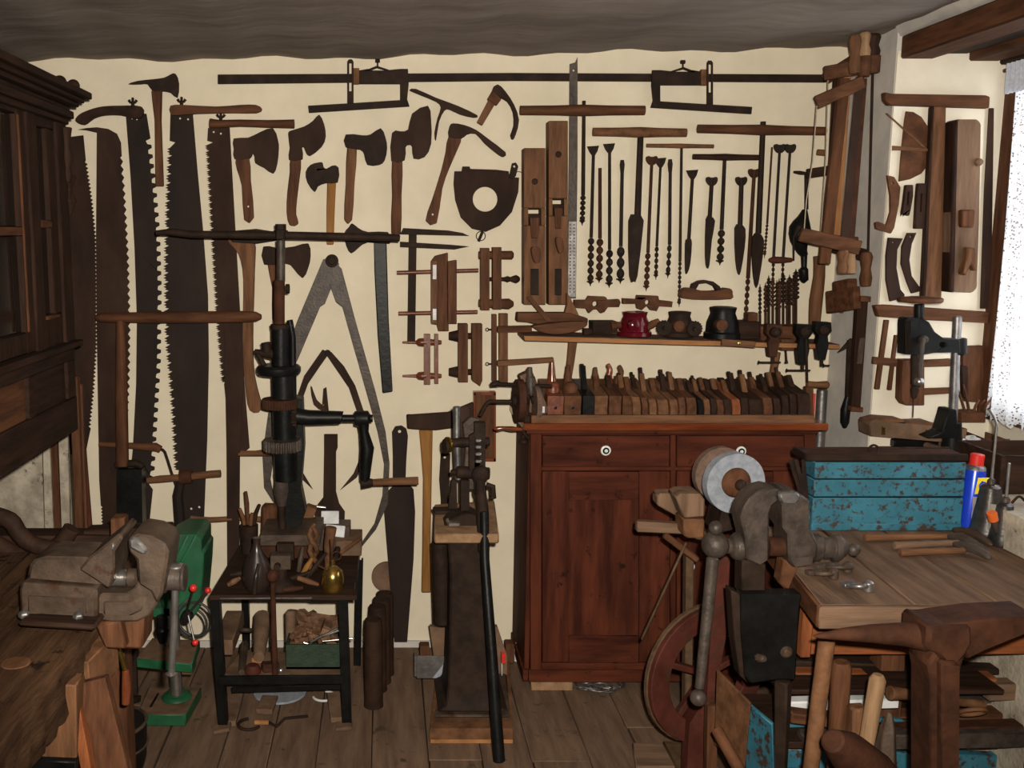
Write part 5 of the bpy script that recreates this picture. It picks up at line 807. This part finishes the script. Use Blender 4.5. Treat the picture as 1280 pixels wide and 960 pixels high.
for nm, lb, s, h in [('wooden_hook', 'largest brown hook-shaped wooden piece with foot pointing left', '1109,219 1118,221 1126,234 1124,255 1118,285 1114,292 1095,286 1094,278 1098,277 1108,281 1113,265 1113,245', [circ(1116, 229, 1.4, 8)]), ('hooked_blade', 'left flat sickle blade, curved foot to the right', '1111,297 1129,298 1122,312 1121,335 1126,362 1131,368 1131,372 1113,377 1108,350 1108,320', [circ(1117, 303, 1.4, 8)]), ('hooked_blade', 'right flat sickle blade with foot turned to the frame saw', '1135,291 1146,291 1140,305 1137,325 1140,345 1150,359 1158,353 1158,362 1140,367 1134,352 1127,330 1128,308', [circ(1139, 296, 1.4, 8)])]:
    T(nm, lb, 'tool', ('', 'blade' if 'blade' in nm else 'brown', nj(s, .004, .012, h, 1)), g=KN, bev=.002)
T('spokeshave', 'short dark iron-slotted shave, left of two under the protractor', 'shave', ('', 'blade', nj('1133,231 1142,231 1142,245 1139,262 1137,270 1128,267 1130,255', .004, .02, [S('1135,240 1137.5,240 1136,256 1134,256')])), g=KN, bev=.003)
T('spokeshave', 'longer dark shave with a slot, right of the pair', 'shave', ('', 'blade', nj('1148,229 1160,229 1162,250 1158,262 1157,286 1144,286 1146,250', .004, .02, [S('1151,242 1153.5,242 1152,265 1150.5,265')])), g=KN, bev=.003)
T('try_plane', 'long wide wooden plane with handle hung upright next to the window', 'plane', ('body', 'dustyZ', nj('1194,152 1198,149 1222,149 1227,154 1225,270 1222,360 1216,366 1188,365 1188,300', .004, .07)), ('side', 'darkZ', nj('1193,152 1199,149 1194,366 1187,365', .004, .072)), ('throat_bed', 'dark', nj('1201,226 1223,226 1222,241 1201,242', .004, .05)), ('throat_bed', 'dark', nj('1200,245 1222,245 1221,262 1200,262', .004, .05)), ('tote', 'woodZ', nj('1210,309 1221,310 1223,335 1220,340 1214,330 1208,345 1203,342 1208,325', .07, .035, sm=1)), ('knob', 'dusty', lathe([(.014, 0), (.013, .02), (.006, .024)], P(1220, 203, N_ - .076), (.3, -1, 0))), ('wedge', 'brownZ', nj('1203,262 1220,262 1218,285 1203,284', .07, .03)), bev=.005)
T('slat_frame', 'wooden fork-like ladder tool with two slats on the niche wall', 'tool', ('slat', 'brownZ', nj('1106,400 1112,400 1100,487 1094,487', .012, .014)), ('slat', 'brownZ', nj('1119,419 1123,419 1115,488 1110,488', .012, .014)), ('cross_bar', 'brownX', nj('1092,446 1125,449 1125,459 1091,455', .026, .014)), bev=.002)  # hand frame made of slats and a cross bar
T('mortise_tool', 'brown wooden bar with square shoulder behind the drill stand', 'tool', ('bar', 'brownX', nj('1125,452 1192,449 1192,458 1155,459 1125,458', .02, .03)), ('block', 'brownZ', nj('1129,450 1156,450 1156,507 1132,507 1127,500', .03, .05)), bev=.003)
T('wooden_cone', 'tapering yellow-brown handle lying horizontally to the level', 'handle', ('', 'ochreX', tb('1074,494 1085,494 1110,491 1128,490', [6, 7, 6, 4], .05, 12, 2)))  # handle of a wooden mallet
T('rail', 'dark red wooden rail behind the drill stand column', 'rail', ('', 'brownX', nj('1155,486 1190,485 1190,492 1155,494', .01, .02)))
T('hand_board', 'reddish rectangular float board hung near the window corner', 'board', ('board', 'brownZ', nj('1203,433 1229,432 1231,504 1206,502', .004, .02)), ('grip', 'darkZ', nj('1203,456 1210,458 1210,500 1204,496', .024, .02)), bev=.002)
# ---------------------------------------------------------------- right: shelf bench in the niche
ZN = .945
T('niche_bench', 'dusty wide plank bench in the window niche with projecting left end', 'bench', ('plank', 'dustyX', ex([Q(1078, 543, ZN), Q(1100, 536, ZN), Vector((2.2, 3.6, ZN)), Vector((2.2, 3.38, ZN)), Vector((1.76, 3.38, ZN))], (0, 0, -.04))), ('plank', 'dustyX', box(1.76, 2.2, 3.10, 3.375, ZN - .04, ZN)), bev=.004)
def n3(x, y, z=0.): return Q(x, y, ZN) + Vector((0, 0, z))
T('wooden_case', 'long olive-brown wooden case with metal latches on the niche bench', 'case', ('box', 'dusty', pl('1087,530 1090,526 1210,536 1206,555 1088,545', 0, .09, Y0=3.59)), ('lid', 'wood', pl('1087,527 1102,523 1130,525 1134,529 1165,528 1176,534 1210,537 1090,532', 0, .085, Y0=3.588)), ('latch', 'brass', pb(1102, 533, 1107, 544, 0, .004, Y0=3.501)), ('latch', 'brass', pb(1157, 537, 1162, 547, 0, .004, Y0=3.501)), bev=.003)
T('iron_jack', 'black flat iron clamp block lying before the wooden case', 'block', ('', 'black', J(cb(n3(1140, 558, .015), (.16, .07, .03), (0, 0, -.06)), cb(n3(1120, 556, .03), (.04, .06, .02)))), bev=.004)
for i, (x0, y0, x1, y1, r) in enumerate([(1156, 560, 1182, 568, .012), (1164, 556, 1196, 566, .017), (1170, 551, 1202, 562, .012)]):
    T('rolled_strip', ['short wooden strip lowest of the bundle', 'thick pale rounded strip in the middle of the bundle', 'thin strip at the top of the bundle'][i], 'strip', ('', 'dusty', rod(n3(x0, y0, r), n3(x1, y1, r), r)), g='bundle of strips on the niche bench')
T('clear_bag', 'crumpled clear plastic wrapping beside the strip bundle', 'bag', ('', 'paper', M([v + Vector((.012 * math.sin(v.y * 200 + v.z * 90), 0, .012 * math.sin(v.x * 170))) for v in ball(n3(1212, 566, .03), .045, 16, .5).v], ball((0, 0, 0), .045, 16, .5).f)))
T('drill_stand', 'black hand-cranked column drill stand with flat round wheel on top', 'drill stand', ('foot', 'black', pl('1160,548 1178,540 1184,520 1186,512 1196,512 1198,545 1196,548', 0, .07, Y0=3.46)), ('socket', 'black', tube([(P(1191, 548, 3.42).x, 3.42, ZN + .001), P(1191, 527, 3.42)], [.034, .028], 16)), ('column', 'dull_steel', t3('1191,530,3.42 1195,430,3.42 1197,395,3.42', .0145, 14)),
  ('head', 'black', pl('1131,400 1134,397 1152,397 1162,403 1169,415 1180,423 1200,424 1201,441 1168,441 1150,444 1130,443', 0, .05, Y0=3.42, holes=[circ(1178, 431, 3.4, 12)], sm=0)), ('ridge', 'iron', J(*[pb(1132 + 2 * k, 401, 1133 + 2 * k, 440, 0, .004, Y0=3.371) for k in range(4)])), ('round_wheel', 'brown', lathe([(.068, -.008), (.072, 0), (.07, .008), (.03, .012)], P(1150, 375, 3.39), n=28)), ('spindle', 'black', t3('1149,380,3.39 1149,398,3.39', .016, 12)), ('collar', 'black', t3('1200,423,3.42 1200,443,3.42', .022, 14)),
  ('crank', 'grey_iron', t3('1153,424,3.35 1152,440,3.34 1150,462,3.33 1150,474,3.33', [.010, .009, .008, .009], 8)), ('crank_hub', 'grey_iron', lathe([(.015, 0), (.012, .02)], P(1153, 424, 3.37), (0, -1, 0))), ('crank_knob', 'steel', ball(P(1149, 477, 3.33), .016)), ('quill', 'iron', t3('1143,443,3.39 1143,482,3.39', .012, 10)), ('chuck', 'iron', t3('1143,482,3.39 1143,488,3.39 1142,498,3.39', [.010, .014, .008], 10)), ('drill_bit', 'rust', t3('1142,497,3.39 1141,522,3.39', [.003, .002], 6)), bev=.003)
ta_, tb2 = Q(1198, 536, ZN + .06), Q(1249, 556, ZN + .06); tdx = Vector((.42, -.05, 0)); tdz = Vector((0, 0, -.06))
wallb = lambda a, b, z=0.: ex([a + Vector((0, 0, -z)), b + Vector((0, 0, -z)), b + tdz, a + tdz], Vector((.008, -.004, 0)))
T('partition_tray', 'wooden tray divided into compartments on the niche bench near the window', 'tray', ('side', 'brownX', wallb(ta_, tb2)), ('side', 'brownX', wallb(tb2, tb2 + tdx)), ('side', 'brownX', wallb(ta_, ta_ + tdx)), ('bottom', 'dustyX', ex([ta_ + tdz, tb2 + tdz, tb2 + tdx + tdz, ta_ + tdx + tdz], (0, 0, .006))), *[('divider', 'wood', wallb(ta_ + tdx * k, tb2 + tdx * k, .006)) for k in (.2, .42, .64)], ('divider', 'wood', wallb(ta_.lerp(tb2, .5), ta_.lerp(tb2, .5) + tdx, .006)), bev=.002)
xk, zk0, zk1 = P(1250, 600, 2.98).x, .931, P(1250, 570, 2.98).z
T('open_crate', 'dark open wooden crate at the right edge below the compartment tray', 'crate', *[('side', 'darkX', g_) for g_ in (box(xk, xk + .014, 2.98, 3.22, zk0, zk1), box(xk + .014, 2.18, 2.98, 2.994, zk0, zk1), box(xk + .014, 2.18, 3.206, 3.22, zk0, zk1))], ('bottom', 'darkX', box(xk + .014, 2.18, 2.994, 3.206, zk0, zk0 + .01)), bev=.002)
T('twig_holder', 'dark block holding bundle of thin twigs beside the window', 'holder', ('block', 'brown', pb(1202, 516, 1232, 528, 0, .08, Y0=3.58)))
for i, s in enumerate(['1207,518,3.54 1202,500,3.53 1197,486,3.52', '1212,518,3.54 1208,495,3.5 1204,480,3.5', '1216,518,3.54 1220,506,3.54 1224,500,3.54', '1222,518,3.54 1226,505,3.52 1231,500,3.52', '1227,518,3.54 1233,506,3.5 1240,498,3.5', '1230,518,3.54 1238,510,3.5 1243,490,3.5']):
    T('twig', ['leftmost twig in the dark holder, leaning left', 'tall reddish twig second from left in the holder', 'short middle twig in the holder', 'middle-right twig in the holder', 'twig leaning to the window', 'rightmost forked-looking twig in the holder'][i], 'twig', ('', 'brown', t3(s, [.006, .005, .004], 6)), g='twigs in the holder')
# ---------------------------------------------------------------- right: work table
ZR = .82
E = lambda a, b, c, d: [Q(*a, ZR), Q(*b, ZR), Q(*c, ZR), Q(*d, ZR)]
T('work_table', 'thick plank-topped work table with worn metal front lip, right side', 'table',
  ('plank', 'dustyY', ex(E((1027, 756), (1140.5, 756), (1019, 658), (948, 658)), (0, 0, -.05))), ('plank', 'dustyY', ex(E((1145.5, 756), (1248.5, 756), (1093, 658), (1023, 658)), (0, 0, -.05))), ('plank', 'dustyY', ex(E((1253.5, 756), (1385, 756), (1190, 658), (1096, 658)), (0, 0, -.05))), ('plank', 'dustyY', ex(E((1387, 756), (1404, 756), (1222, 662), (1204, 664)), (0, 0, -.05))),
  ('under_deck', 'black', ex([Q(1030, 754, ZR) , Q(1400, 754, ZR), Q(1225, 664, ZR), Q(955, 662, ZR)], (0, 0, -.01)).at((0, 0, -.03))),  # added black sheet, stands in for the shade in the plank gaps
  ('front_lip', 'dustyX', ex([Q(1024, 759, ZR + .001), Q(1405, 759, ZR + .001), Q(1405, 755, ZR + .001), Q(1026, 755, ZR + .001)], (0, 0, -.058))), ('side_lip', 'brownY', beam(Q(1025, 757, ZR) + Vector((0, 0, -.028)), Q(946, 658, ZR) + Vector((0, 0, -.028)), .012, .06)),
  ('leg', 'brownZ', beam(Q(1120, 690, ZR) + Vector((0, 0, -.05)), Vector((Q(1120, 690, ZR).x, Q(1120, 690, ZR).y, 0)), .07, .07)), ('leg', 'brownZ', beam(Q(1330, 720, ZR) + Vector((0, 0, -.05)), Vector((Q(1330, 720, ZR).x, Q(1330, 720, ZR).y, 0)), .07, .07)), ('under_board', 'orangewX', beam(P(1000, 800, 2.62), P(1300, 800, 2.62), .03, .075)), ('under_post', 'orangewZ', beam(P(1010, 752, 2.6), P(1004, 820, 2.6), .03, .03, (0, 1, 0))), bev=.004)
A = lambda x, y, z=0.: Q(x, y, ZR) + Vector((0, 0, z))
# blue tool box
f0, f1 = A(1013, 664), A(1201, 664); YT = f0.y; zz = lambda y: P(1100, y, YT).z
fxx = lambda y0, y1, m_, d=0.: box(f0.x + .002, f1.x, YT - d, YT + .10, zz(y1), zz(y0))
T('tool_box', 'large scratched turquoise cantilever metal toolbox on the work table', 'toolbox', ('bottom_box', 'blue', fxx(622.5, 658, 0)), ('rust_band', 'blue_mid', box(f0.x + .001, f1.x + .001, YT - .0015, YT + .09, ZR + .001, zz(654))), ('tray', 'blue', fxx(600, 621, 0)), ('tray', 'blue', fxx(578, 598.5, 0)), ('gap', 'black', box(f0.x + .006, f1.x - .004, YT + .004, YT + .096, zz(640), zz(572.5))),
  ('lid_rim', 'iron', J(box(f0.x - .03, f1.x, YT - .008, YT + .002, zz(576), zz(567)), box(f0.x - .03, f0.x - .022, YT, YT + .10, zz(576), zz(567)), box(f0.x - .03, f1.x, YT + .094, YT + .10, zz(576), zz(567)))), ('lid', 'rust', box(f0.x - .022, f1.x - .002, YT + .003, YT + .094, zz(575), zz(569))),
  *[('hinge_arm', 'iron', beam(P(x0, 574, YT + dy), P(x1, 640, YT + dy), .012, .004, (0, 1, 0))) for x0, x1, dy in ((988, 1008, .02), (995, 1011, .01), (1004, 1010, .03), (992, 1004, .08))], ('handle', 'iron', J(ring(P(1092, 562, YT + .05), .014, .004), tube([P(1040, 566, YT + .05), P(1150, 566, YT + .05)], .004, 8))), bev=.003)
# spray can and oil cans
c = A(1209, 661)
R = .031
T('spray_can', 'blue and yellow spray can with red cap and white side, beside the toolbox', 'spray can', ('can', 'blue_can', lathe([(R, 0), (R, .185), (R * .8, .2)], c, (.05, 0, 1), n=28)), ('cap', 'red', lathe([(.020, .203), (.020, .235), (.017, .238)], c, (.05, 0, 1))), ('shoulder', 'dull_steel', lathe([(R * .98, .185), (R * .9, .197), (.02, .204)], c, (.05, 0, 1))),
  ('yellow_shield', 'yellow', ex([c + Vector((-.018 + .012, -R - .0005, .118)), c + Vector((.02 + .012, -R - .0005, .122)), c + Vector((.022 + .014, -R - .0005, .17)), c + Vector((-.015 + .016, -R - .0005, .17))], (0, .002, 0)), [('letter', 'blue_can', J(cb(c + Vector((.014, -R - .001, .145)), (.005, .002, .03)), ring(c + Vector((.018, -R - .001, .145)), .011, .0028, (0, 1, 0), 12)))]),
  ('side_print', 'white', cb(c + Vector((.036, -.021, .13)), (.012, .002, .06), (0, .1, .8))), ('small_text', 'white', J(*[cb(c + Vector((.004 + .001 * k, -R - .0005, .04 + k * .010)), (.010, .001, .0025), (0, -.5, 0)) for k in range(5)])), bev=.001)
def oilcan(label, x, y, r, h, sp, capo, g='cone-shaped oil cans'):
    c = A(x, y)
    T('oil_can', label, 'oil can', ('body', 'dark_steel', lathe([(r, 0), (r * 1.02, .006), (r * .98, .02), (r * .62, h * .92), (r * .6, h), (r * .45, h + .006), (.008, h + .01)], c, n=28)), ('collar', 'grey_iron', lathe([(.012, h + .008), (.011, h + .02), (.006, h + .026)], c)), ('spout', 'steel', tube([c + Vector(p) for p in [(0, 0, h + .02), (0, 0, h + .14 * sp)] + ([(0, 0, h + .19), (-.012, 0, h + .215), (-.028, -.004, h + .235)] if sp > 1 else [])], .0042, 10)),
      ('side_filler', 'grey_iron', tube([c + Vector(p) for p in capo[0]], .009, 10)), ('orange_cap', 'orange', tube([c + Vector(p) for p in capo[1]], [.014, .014], 12)), g=g)
oilcan('taller cone oil can with long bent spout, right of the spray can', 1233, 671, .048, .155, 1.3, ([(.03, 0, .07), (.045, 0, .10)], [(.043, 0, .098), (.052, 0, .118)]))
oilcan('shorter cone oil can with straight spout and orange cap to its left', 1252, 681, .037, .12, .9, ([(-.02, -.01, .04), (-.045, -.02, .085)], [(-.043, -.02, .08), (-.054, -.024, .105)]))
T('wire_hook', 'bent iron wire handle arching right of the small oil can', 'wire', ('', 'iron', tube(catmull([tuple(A(1260, 678) + Vector(p)) for p in [(0, 0, .12), (.02, 0, .14), (.045, 0, .12), (.07, 0, .10), (.09, 0, .10)]], 4, False), .004, 8)))
# hammers lying on the table
HM = 'hammers lying in front of the toolbox'
for i, (x0, y0, x1, y1, hx, hy, hl) in enumerate([(1080, 678, 1204, 676, 1218, 680, .09), (1117, 688, 1198, 685, 1212, 690, .075), (1124, 697, 1205, 695, 1217, 700, .055)]):
    a, b, hh = A(x0, y0, .014), A(x1, y1, .016), A(hx, hy, .02)
    T('hammer', ['hammer with the longest pale handle, rearmost of three', 'middle hammer of the three lying together', 'foremost hammer with rounded handle end'][i], 'hammer', ('shaft', ('wood', 'dusty', 'wood')[i] + 'X', tube([a, a.lerp(b, .5), b], [.012, .010, .009], 10)), ('head', 'grey_iron' if i else 'cast', tube(catmull([tuple(b + Vector((-.005, .05, .004))), tuple(b + Vector((.018, .01, .008))), tuple(b + Vector((.035, -.03, .002))), tuple(b + Vector((.04, -.03 - hl * .5, -.006)))], 3, False), [.006, .010, .013, .015, .015, .014, .013, .012, .009, .004][:10], 6)), g=HM, bev=.002)
for i, (x, y, sx) in enumerate([(1048, 714, .07), (1073, 738, .045), (1030, 722, .05)]):
    c = A(x, y, .012)
    T('clip', ['curved worn metal clip with oval opening on the table corner', 'round shiny wing bolt on the table corner', 'small dark hook part left of the metal clip'][i], 'clip', ('', 'cast' if i != 1 else 'dull_steel', J(ring(c, sx * .45, .007, (0, .3, 1)), cb(c + Vector((-sx * .5, .01, 0)), (sx * .8, .02, .012), (0, 0, .3)), lathe([(.013, -.01), (.013, .012), (.006, .018)], c + Vector((.02, -.01, 0)))))) 
# ---------------------------------------------------------------- right: leg vise
YL = 2.48
def l3(s, d0, th, **k): return pl(s, 0, th, Y0=YL + d0 + th, **k)
def lr(s, r, Y=YL + .05, n=18): return tube([P(x, y, Y) for x, y in S(s)], r, n)
q_ = YL / F
T('leg_vise', 'massive black blacksmith leg vise with ball-ended handle and square plate', 'vise',
  ('front_jaw', 'grey_iron', l3('926,648 930,634 938,622 950,613 962,610 975,613 972,619 974,626 966,632 962,642 962,668 962,700 950,708 934,700 932,672', 0, .08, sm=1)), ('rear_jaw', 'grey_iron', l3('972,616 986,614 1000,617 1013,626 1013,665 1022,680 1018,706 992,710 986,700 985,668 979,660 978,632', .01, .10)), ('top_arch', 'iron', l3('932,634 940,620 957,611 985,612 1006,621 1000,624 960,619', .03, .07, sm=1)), ('jaw_face', 'dull_steel', l3('973,617 999,616 1001,624 996,630 976,629', -.002, .03)),
  ('screw', 'rust', lr('960,683 986,683', 13 * q_)), ('screw_box', 'grey_iron', lr('986,684 1012,684 1013,684 1024,684 1025,684 1040,685 1041,685 1048,685 1056,686 1060,687', [x * q_ for x in (22, 21, 19, 18, 14, 14, 18, 18, 10, 6)])), ('tail_ball', 'grey_iron', ball(P(1067, 687, YL + .05), 8.5 * q_)),
  ('screw_washer', 'grey_iron', lr('912,683 916,683 922,683 930,683 934,683', [x * q_ for x in (9, 17, 19, 18, 12)])), ('screw_head', 'grey_iron', ball(P(894, 681, YL + .03), 18 * q_)), ('handle_knob', 'grey_iron', ball(P(895, 660, YL + .02), 9.5 * q_)), ('neck', 'grey_iron', lr('900,682 915,683', 10 * q_)),
  ('handle', 'grey_iron', t3([(891, 696, YL - .02), (885, 760, YL - .03), (874, 862, YL - .05)], [8 * q_, 7.5 * q_, 6 * q_], 14)), ('handle_ball', 'grey_iron', ball(P(873, 872, YL - .05), 11 * q_)), ('post', 'iron', l3('928,700 958,704 957,745 927,745', .02, .06)), ('rear_post', 'brown', l3('980,700 1000,705 985,740 975,730', .04, .05)),
  ('plate', 'black', l3('926,743 1003,742 1000,762 995,851 975,850 938,855 932,845 927,790', -.01, .045)), ('plate_edge', 'iron', l3('914,738 926,743 927,790 932,848 936,855 925,845 918,800', .0, .05)), ('bolt', 'cast', lathe([(.017, 0), (.015, .012), (.006, .016)], P(982, 814, YL - .012), (0, -1, 0), 14)), ('bolt', 'cast', lathe([(.014, 0), (.012, .01), (.01, .03)], P(947, 822, YL - .012), (.3, -1, .3), 8)),
  ('leg', 'iron', tube([P(979, 850, YL + .03), P(978, 893, YL + .03), P(974, 1010, YL + .03), P(970, 1160, YL + .03)], [.026, .024, .018, .02], 4)), bev=.005)
# ---------------------------------------------------------------- right: treadle grinder
Y9 = 2.95
def w3(s, d0, th, **k): return pl(s, 0, th, Y0=Y9 + d0 + th, **k)
q9 = Y9 / F; ax9 = (-.42, 1, 0)
def rim(c, R, r, th, ax, n=40):
    ax = Vector(ax).normalized(); u = Vector((0, 0, 1)); w_ = ax.cross(u); c = Vector(c)
    L_ = lambda rr: [c - ax * th / 2 + (u * math.cos(2 * math.pi * i / n) + w_ * math.sin(2 * math.pi * i / n)) * rr for i in range(n)]
    return ex(L_(R), ax * th, [L_(r)])
cw = P(882, 842, Y9)
uw = Vector((0, 0, 1)); ww = Vector(ax9).normalized().cross(uw)
sp_ = lambda a, r: cw + (uw * math.sin(a) + ww * math.cos(a)) * r * q9
T('treadle_grinder', 'treadle grinding stand with large dusty red spoked flywheel and grey stones', 'grinder',
  ('flywheel', 'redpaint', rim(cw, 93 * q9, 64 * q9, .035, ax9)), ('flywheel_belt_groove', 'belt', rim(cw + Vector((0, .01, 0)), 96 * q9, 92 * q9, .018, ax9)), *[('spoke', 'redpaint', beam(cw, sp_(a, 68), .02, .03, (0, 1, 0))) for a in (2.75, 4.0, 5.2, .3, 1.5)], ('axle', 'iron', rod(cw + Vector((0, -.08, 0)), cw + Vector((0, .08, 0)), .018)),
  ('post', 'redpaint', w3('893,690 913,690 907,800 897,850 888,962 856,1010 862,905 884,870 888,800', -.09, .06)), ('rear_post', 'belt', w3('858,690 868,690 866,900 856,900', .08, .04)), ('foot', 'belt', J(box(P(850, 960, 2.95).x, P(930, 960, 2.95).x, 2.75, 3.15, 0, .03))),
  ('stone', 'grind', wheel(P(917, 603, Y9 - .04), 38.5 * q9, .035, (-.12, 1, 0), 44)), ('stone', 'grind2', wheel(P(900, 592, Y9 + .14), 37 * q9, .028, (-.12, 1, 0), 44)), ('flange', 'brown', lathe([(20 * q9, 0), (18 * q9, .012), (9 * q9, .02)], P(919.5, 603, Y9 - .056), (.12, -1, 0), 28)), ('axle_nut', 'iron', lathe([(7.5 * q9, .018), (7 * q9, .032), (4 * q9, .04)], P(921, 604, Y9 - .056), (.12, -1, 0), 14)), ('axle', 'iron', rod(P(918, 603, Y9 - .06), P(900, 592, Y9 + .18), .014)),
  ('bearing', 'iron', w3('905,630 925,625 930,660 895,668', .0, .12)), ('work_rest', 'dustyZ', J(w3('822,620 826,617 858,617 858,640 854,650 822,632', .02, .06))), ('rest_block', 'dustyZ', w3('845,622 852,617 876,617 881,625 881,646 855,648', -.06, .09)), ('rest_block', 'wood', w3('854,649 881,649 881,671 860,673 855,670', -.06, .09), 'lighter lower block'),
  ('side_arm', 'dustyX', beam(P(795, 657, Y9 + .02), P(856, 660, Y9 + .02), .03, .034)), ('arm_brace', 'brown', beam(P(830, 668, Y9 + .02), P(872, 700, Y9 + .02), .02, .02)), ('drive_belt', 'belt', beam(P(858, 678, Y9), P(802, 800, Y9 + .02), .008, .012, (0, 1, 0))), ('bar', 'belt', beam(P(867, 665, Y9), P(897, 672, Y9), .05, .03)), bev=.004)
T('floor_slab', 'worn wooden footboard on the floor under the flywheel', 'board', ('', 'dustyX', ex([Q(795, 958, .02), Q(862, 958, .02), Q(860, 925, .02), Q(790, 928, .02)], (0, 0, -.02))), bev=.004)
# ---------------------------------------------------------------- right: stake anvil and things under the table
YA = 2.05
def a3(s, d0, th, **k): return pl(s, 0, th, Y0=YA + d0 + th, **k)
qa = YA / F
def ta(pts, n=14): return tube([P(x, y, YA + .05) for x, y, r in pts], [r * qa for x, y, r in pts], n)
T('stake_anvil', 'rust-brown stake anvil with long pointed horn in the right foreground', 'anvil', ('horn', 'rust', ta([(1016, 795, 1), (1024, 795, 3.5), (1050, 793, 8), (1090, 792, 12.5), (1130, 793, 16), (1165, 797, 21)])), ('block', 'rust', a3('1160,782 1172,784 1215,782 1216,806 1208,820 1200,829 1180,829 1172,818 1158,812', .0, .11, sm=0)),
  ('heel', 'rust', a3('1165,784 1190,780 1235,774 1300,771 1300,786 1262,802 1235,813 1210,825 1205,810', .01, .10)), ('stem', 'rust', a3('1170,815 1210,815 1203,835 1200,860 1201,1010 1163,1010 1164,850 1160,830', .01, .09)), ('front_arris', 'rust', a3('1178,828 1200,828 1199,1005 1178,1005', -.012, .03)), bev=.007)
YH = 2.15
def h3(s, r, n=12): return t3([(x, y, YH + d) for x, y, d in s], r, n)
HG = 'wooden handles standing under the work table'  # the round and square shafts below are handles of standing tools
T('wooden_pole', 'tall speckled brown round handle, leftmost under the table lip', 'handle', ('', 'wood', h3([(1034, 795, .15), (1023, 880, .12), (1008, 1010, .1), (1002, 1090, .1)], [.020, .019, .018, .018])), g=HG)
T('wooden_pole', 'smooth brown handle with flat top, second from left', 'handle', ('', 'brownZ', h3([(1052, 827, .2), (1052, 833, .2), (1048, 900, .2), (1040, 1060, .2)], [.020, .024, .023, .022])), g=HG)
T('wooden_pole', 'tan round-topped handle, brightest of the group', 'handle', ('', 'paleZ', h3([(1098, 843, .1), (1097, 849, .1), (1090, 890, .1), (1078, 960, .1), (1066, 1060, .1)], [.012, .019, .019, .018, .017])), g=HG)
T('wooden_pole', 'short square reddish-grained wooden stub between the handles', 'handle', ('', 'woodZ', beam(P(1072, 882, 2.3), P(1070, 1050, 2.3), .04, .04, (0, 1, 0))), g=HG, bev=.006)
T('stone_wedge', 'pointed pale grey stone-like spike in front of the handles', 'spike', ('', 'cast', tube([P(1112, 890, 2.12), P(1110, 910, 2.12), P(1105, 960, 2.12), P(1102, 1040, 2.12)], [.006, .018, .03, .034], 5)), bev=.002)
T('felt_hammer', 'big dark leather-brown wooden mallet head at the bottom edge', 'mallet', ('', 'rust', tube([P(1040, 925, 2.0), P(1060, 940, 2.03), P(1090, 965, 2.08), P(1110, 985, 2.1)], [.025, .045, .05, .045], 14)), bev=.004)
T('plywood_sheet', 'stained plywood sheet leaning left of the vise leg', 'board', ('', 'wood', ex([P(896, 838, 2.66), P(938, 880, 2.5), P(930, 970, 2.5), P(893, 930, 2.66)], (.006, .01, 0))), bev=.001)
T('blue_crate', 'peeling turquoise painted crate side behind the vise leg', 'crate', ('side', 'blue_mid', ex([P(935, 880, 2.62), P(965, 905, 2.5), P(968, 1000, 2.5), P(930, 1000, 2.62)], (.01, .012, 0))), ('slat', 'blue_mid', beam(P(980, 900, 2.7), P(1290, 915, 2.75), .03, .05)), ('slat', 'blue_mid', beam(P(980, 945, 2.7), P(1290, 955, 2.75), .03, .06)), bev=.003)
T('slanted_stick', 'brown round stick slanting down left of the vise leg', 'stick', ('', 'brown', rod(P(896, 912, 2.5), P(945, 1000, 2.35), .016)))
T('rack_post', 'rusty brown wooden corner post at the left of the rack', 'post', ('', 'brownZ', beam(P(889, 880, 2.75), P(886, 1060, 2.75), .03, .03, (0, 1, 0))))
RK = 'bars and boards stored on the rack under the table'
for i, (x0, y0, x1, y1, Y, w_, h_, mt, lb) in enumerate([(990, 826, 1290, 838, 2.78, .05, .02, 'iron', 'flat dark blue-grey bar on top of the stored material'), (990, 846, 1240, 852, 2.72, .05, .045, 'orangewX', 'rusty orange round beam, upper layer of the rack'), (990, 868, 1290, 874, 2.8, .05, .012, 'dull_steel', 'thin grey strip below the orange beam'), (985, 880, 1120, 876, 2.66, .04, .03, 'paper', 'white and pink painted strip left in the rack'), (985, 905, 1290, 895, 2.75, .06, .05, 'brownX', 'wide brown board in the middle of the rack'), (1090, 912, 1290, 906, 2.65, .05, .02, 'rust', 'rusty rail edge above the blue-grey rail'), (1000, 925, 1290, 920, 2.62, .05, .045, 'grey_iron', 'blue-grey channel rail, lowest visible bar'), (985, 893, 1040, 900, 2.6, .05, .03, 'brownX', 'short reddish plank end at the left of the rack'), (1230, 862, 1290, 860, 2.7, .05, .05, 'dustyX', 'dusty board end at the right of the rack')]):
    T('stored_bar', lb, 'bar', ('', mt, beam(P(x0, y0, Y), P(x1, y1, Y), w_, h_)), g=RK, bev=.004)
T('looped_tool', 'worn wooden handle with loop lying on the rack right of the handles', 'handle', ('', 'wood', J(t3('1112,866,2.55 1140,868,2.56 1180,876,2.58 1230,880,2.6', [.02, .014, .012, .012]), ring(P(1215, 890, 2.58), .035, .006, (0, .8, 1)))))
T('storage_rack', 'dark wooden storage rack frame standing under the work table', 'rack', ('post', 'darkZ', beam(P(1000, 830, 2.85), Vector((P(1000, 830, 2.85).x, 2.85, 0)), .04, .04)), ('post', 'darkZ', box(1.66, 1.70, 2.80, 2.84, 0, .72)), ('shelf', 'darkX', box(1.1, 1.72, 2.6, 2.9, .30, .32)), ('shelf', 'darkX', box(1.1, 1.72, 2.6, 2.9, .46, .475)), bev=.003)
